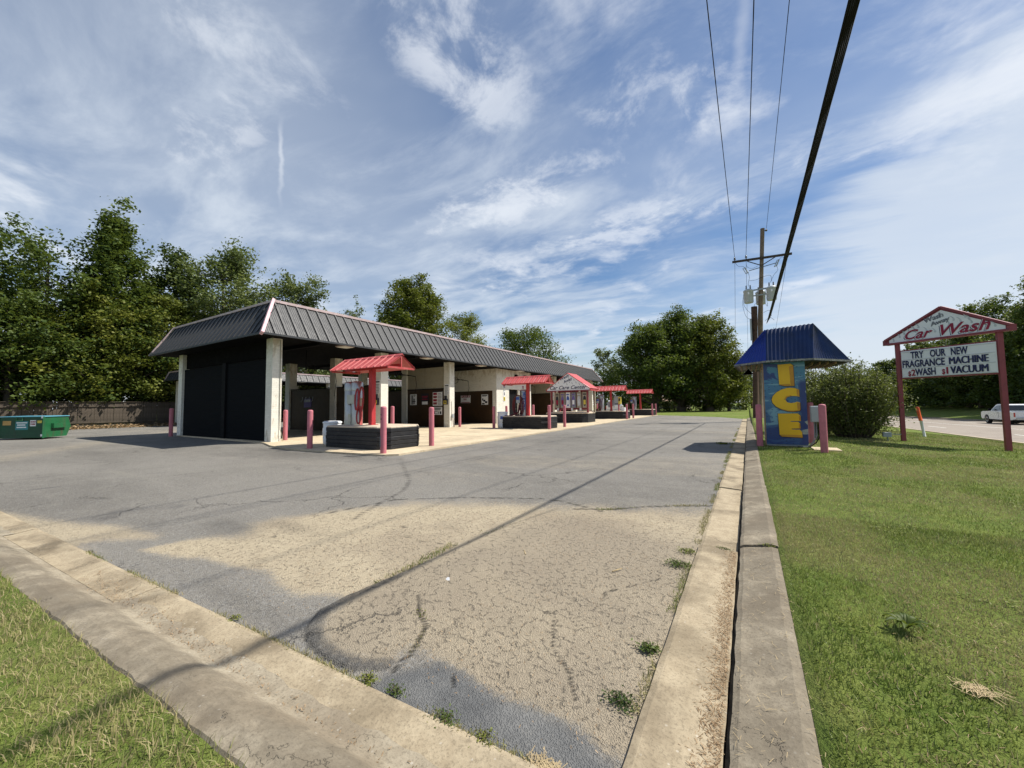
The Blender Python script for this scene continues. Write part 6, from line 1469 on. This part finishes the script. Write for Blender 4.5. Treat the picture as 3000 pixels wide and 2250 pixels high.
# broad-leaved weed clumps one can tell apart
def weed(x, y, z, r, n, lab, tone='mid', leaf=.028, hgt=.05):
    r *= .82; n = int(n * .8); leaf *= .8; hgt *= .6
    root = empty('weed', (x, y, z), lab, 'weed'); r_ = np.random.default_rng(int(abs(x * 100 + y * 10)))
    P = np.stack([x + r_.normal(0, r, n), y + r_.normal(0, r * .7, n), z + np.abs(r_.normal(0, hgt * .28, n)) + .004], -1)
    V, F = leaf_quads(P, leaf, .6, .55); np_mesh('leaves', V, F, LM[tone], np.repeat(r_.uniform(.2, 1, n), 4), parent=root)
    b = MB()
    for k in range(7):
        a = k * .9; b.tube([(x, y, z), (x + r * .6 * cos(a), y + r * .5 * sin(a), z + hgt * .5), (x + r * 1.2 * cos(a), y + r * .9 * sin(a), z + hgt * .7)], .0022, 4)
    b.build('stems', M_BARK, root); return root
weed(-1.585, 1.275, .012, .028, 260, 'bright green weed clump where the curved crack meets the south gutter', 'yellow', .016, .05)
weed(-1.42, 1.29, .012, .030, 220, 'green weed just right of the largest clump in the south joint', 'mid', .015, .04)
weed(-1.12, 1.285, .012, .035, 260, 'low green weed in the south joint beside the blue grey patch', 'mid', .015, .035)
weed(-.93, 1.29, .012, .030, 180, 'last green weed in the south joint before the dry straw', 'yellow', .015, .035)
weed(-1.80, 1.84, .006, .035, 140, 'brownish weed tuft in the middle of the curved crack', 'olive', .014, .03)
weed(-2.37, 2.0, .006, .035, 160, 'brown green tuft at the lower end of the dark shadowed joint', 'olive', .014, .02)
weed(-.53, 3.42, .01, .055, 420, 'lush weed patch at the wide break of the east gutter', 'mid', .02, .06)
weed(-.50, 3.75, .01, .050, 260, 'yellowish weed patch just beyond the break of the east gutter', 'yellow', .02, .05)
weed(-.24, 3.95, .01, .045, 170, 'small weed across the gutter joint beside the dark gap', 'mid', .018, .04)
weed(.10, 3.96, .10, .03, 110, 'tiny weed on the kerb joint at the lawn edge', 'yellow', .018, .03)
weed(-.50, 2.18, .01, .035, 260, 'long leaved weed against the near east gutter edge', 'mid', .022, .06)
weed(-.52, 1.75, .01, .045, 320, 'dark sprawling weed lowest along the east gutter edge', 'dark', .018, .05)
weed(-.74, 14.1, .01, .12, 260, 'weed tuft in the gutter joint near the shadow of the ice kiosk', 'yellow', .05, .12)
weed(-2.75, 1.215, .015, .03, 160, 'little green weed on the south joint left of the dark curve', 'yellow', .015, .03)
# dock plant with broad leaves on the lawn
dx_, dy_ = .66, 2.84; dz_ = gzf(dx_, dy_) + .02
root = empty('dock_plant', (dx_, dy_, dz_), 'broad leaved dock plant flattened in the lawn on the right', 'plant')
for k in range(11):
    a = k * 2 * pi / 11 + random.uniform(-.2, .2); L = random.uniform(.06, .11); w = .014
    c = lambda t, s: (dx_ + cos(a) * L * t - sin(a) * w * s * sin(pi * min(1, t * .95 + .05)), dy_ + sin(a) * L * t + cos(a) * w * s * sin(pi * min(1, t * .95 + .05)), dz_ + .045 * sin(pi * t * .8) + .008 * abs(s))
    T = np.linspace(0, 1, 6); b = MB(); vs = [c(t, s) for t in T for s in (-1, 0, 1)]; fs = [(3 * i + j, 3 * i + j + 1, 3 * i + j + 4, 3 * i + j + 3) for i in range(5) for j in range(2)]
    b.add(vs, fs, True); me_o = b.build('leaf', LM['yellow'] if k % 3 else LM['olive'], root)
# dry bits: straw, clippings and leaf litter
M_STRAW = mat('dry_straw', (.36, .28, .16), .9, var=.3, vs=10); M_LITTER = leaf_mat('dead_leaf_litter', (.14, .08, .035), (.42, .30, .18), .1)
def sticks(name, n, fx, z, L, W, mt):
    X, Y = fx(n); n = len(X); a = rng.uniform(0, pi, n); l = L * rng.uniform(.4, 1.4, n); dx, dy = np.cos(a) * l / 2, np.sin(a) * l / 2; wx, wy = -np.sin(a) * W / 2, np.cos(a) * W / 2
    Z = (z(X, Y) if callable(z) else z) + rng.uniform(.002, .010, n); q = lambda sx, sy, dz: np.stack([X + sx * dx + sy * wx, Y + sx * dy + sy * wy, Z + dz], -1)
    V = np.stack([q(-1, -1, 0), q(1, -1, .004), q(1, 1, .004), q(-1, 1, 0)], 1).reshape(-1, 3); 
    return tag(np_mesh(name, V, np.arange(4 * n).reshape(-1, 4), mt, np.repeat(rng.uniform(0, 1, n), 4)), kind='stuff')
sticks('gutter_clippings', 2200, lambda n: (-.135 - np.abs(rng.normal(0, .055, n)), rng.uniform(1.4, 3.9, n) ** 1.0), .014, .022, .0022, M_LITTER)
sticks('gutter_clippings', 260, lambda n: (rng.uniform(-.09, .18, n), rng.uniform(1.3, 4.2, n)), lambda X, Y: .066 + (X + .09) * .16, .024, .0016, M_STRAW)
sticks('gutter_clippings', 1100, lambda n: (rng.uniform(-4.5, -.6, n), e_edge(-2.0) + rng.normal(0, .0, n) - np.abs(rng.normal(.27, .05, n))), .012, .012, .003, M_LITTER)
sticks('straw_pile', 170, lambda n: (rng.normal(-.66, .035, n), rng.normal(1.305, .016, n)), .008, .04, .0028, M_STRAW)
sticks('straw_pile', 150, lambda n: (rng.normal(.76, .035, n), rng.normal(2.40, .025, n)), lambda X, Y: gz(X, Y) + .012, .04, .0022, M_STRAW)
sticks('lot_grit', 2600, lambda n: (rng.uniform(-3.6, -.5, n), rng.uniform(1.4, 4.6, n)), .005, .010, .003, M_LITTER)
Xq = rng.uniform(0, 1, 9000); Yq = -6 + 34 * Xq; xq = -41.6 + rng.normal(0, .55, 9000) * 1.3
Vq, Fq = leaf_quads(np.stack([xq, Yq, .03 + np.abs(rng.normal(0, .10, 9000)) * np.clip(-(xq + 40.2) * .5, .1, 1)], -1), .17, 1.2)
tag(np_mesh('leaf_litter', Vq, Fq, M_LITTER, np.repeat(rng.uniform(0, 1, 9000), 4)), kind='stuff')
# scraps on the asphalt
tag(MB().add([(-1.985, 2.27, .012), (-1.955, 2.262, .016), (-1.945, 2.285, .034), (-1.975, 2.30, .026)], [(0, 1, 2, 3)]).add([(-1.955, 2.262, .016), (-1.93, 2.268, .010), (-1.945, 2.285, .034)], [(0, 1, 2)]).build('paper_scrap', M_SIGNW), 'small crumpled white paper scrap on the sandy asphalt', 'litter')
tag(MB().tube([(-1.76, 3.08, .012), (-1.70, 3.0, .014)], .006, 5).build('twig', M_STRAW), 'pale short twig on the sand nearer the building', 'twig')
tag(MB().tube([(-.95, 3.03, .012), (-.90, 3.12, .014)], .005, 5).build('twig', M_STRAW), 'pale twig on the brownish sand near the east gutter', 'twig')


# clover and other small broad leaves scattered through the lawn
Xc = rng.uniform(.3, 5, 60000); Yc = rng.uniform(1.2, 9, 60000); k = (vnoise(Xc, Yc, 61, 4, 1.8) > .60) & (Xc < .55 * Yc + .4); Xc, Yc = Xc[k], Yc[k]
Vc, Fc = leaf_quads(np.stack([Xc, Yc, gz(Xc, Yc) + rng.uniform(.008, .03, len(Xc))], -1), .017, 2.5, .8)
tag(np_mesh('lawn_clover', Vc, Fc, LM['yellow'], np.repeat(rng.uniform(.1, .8, len(Xc)), 4)), kind='stuff')
Xd = rng.uniform(.25, 4.5, 9000); Yd = rng.uniform(1.2, 8, 9000); k = (Xd < .55 * Yd + .4) & (vnoise(Xd, Yd, 63, 3, 1.1) > .45); n_ = int(k.sum())
sticks('lawn_thatch', n_, lambda n: (Xd[k], Yd[k]), lambda X, Y: gz(X, Y) + .010, .022, .0016, M_LITTER)
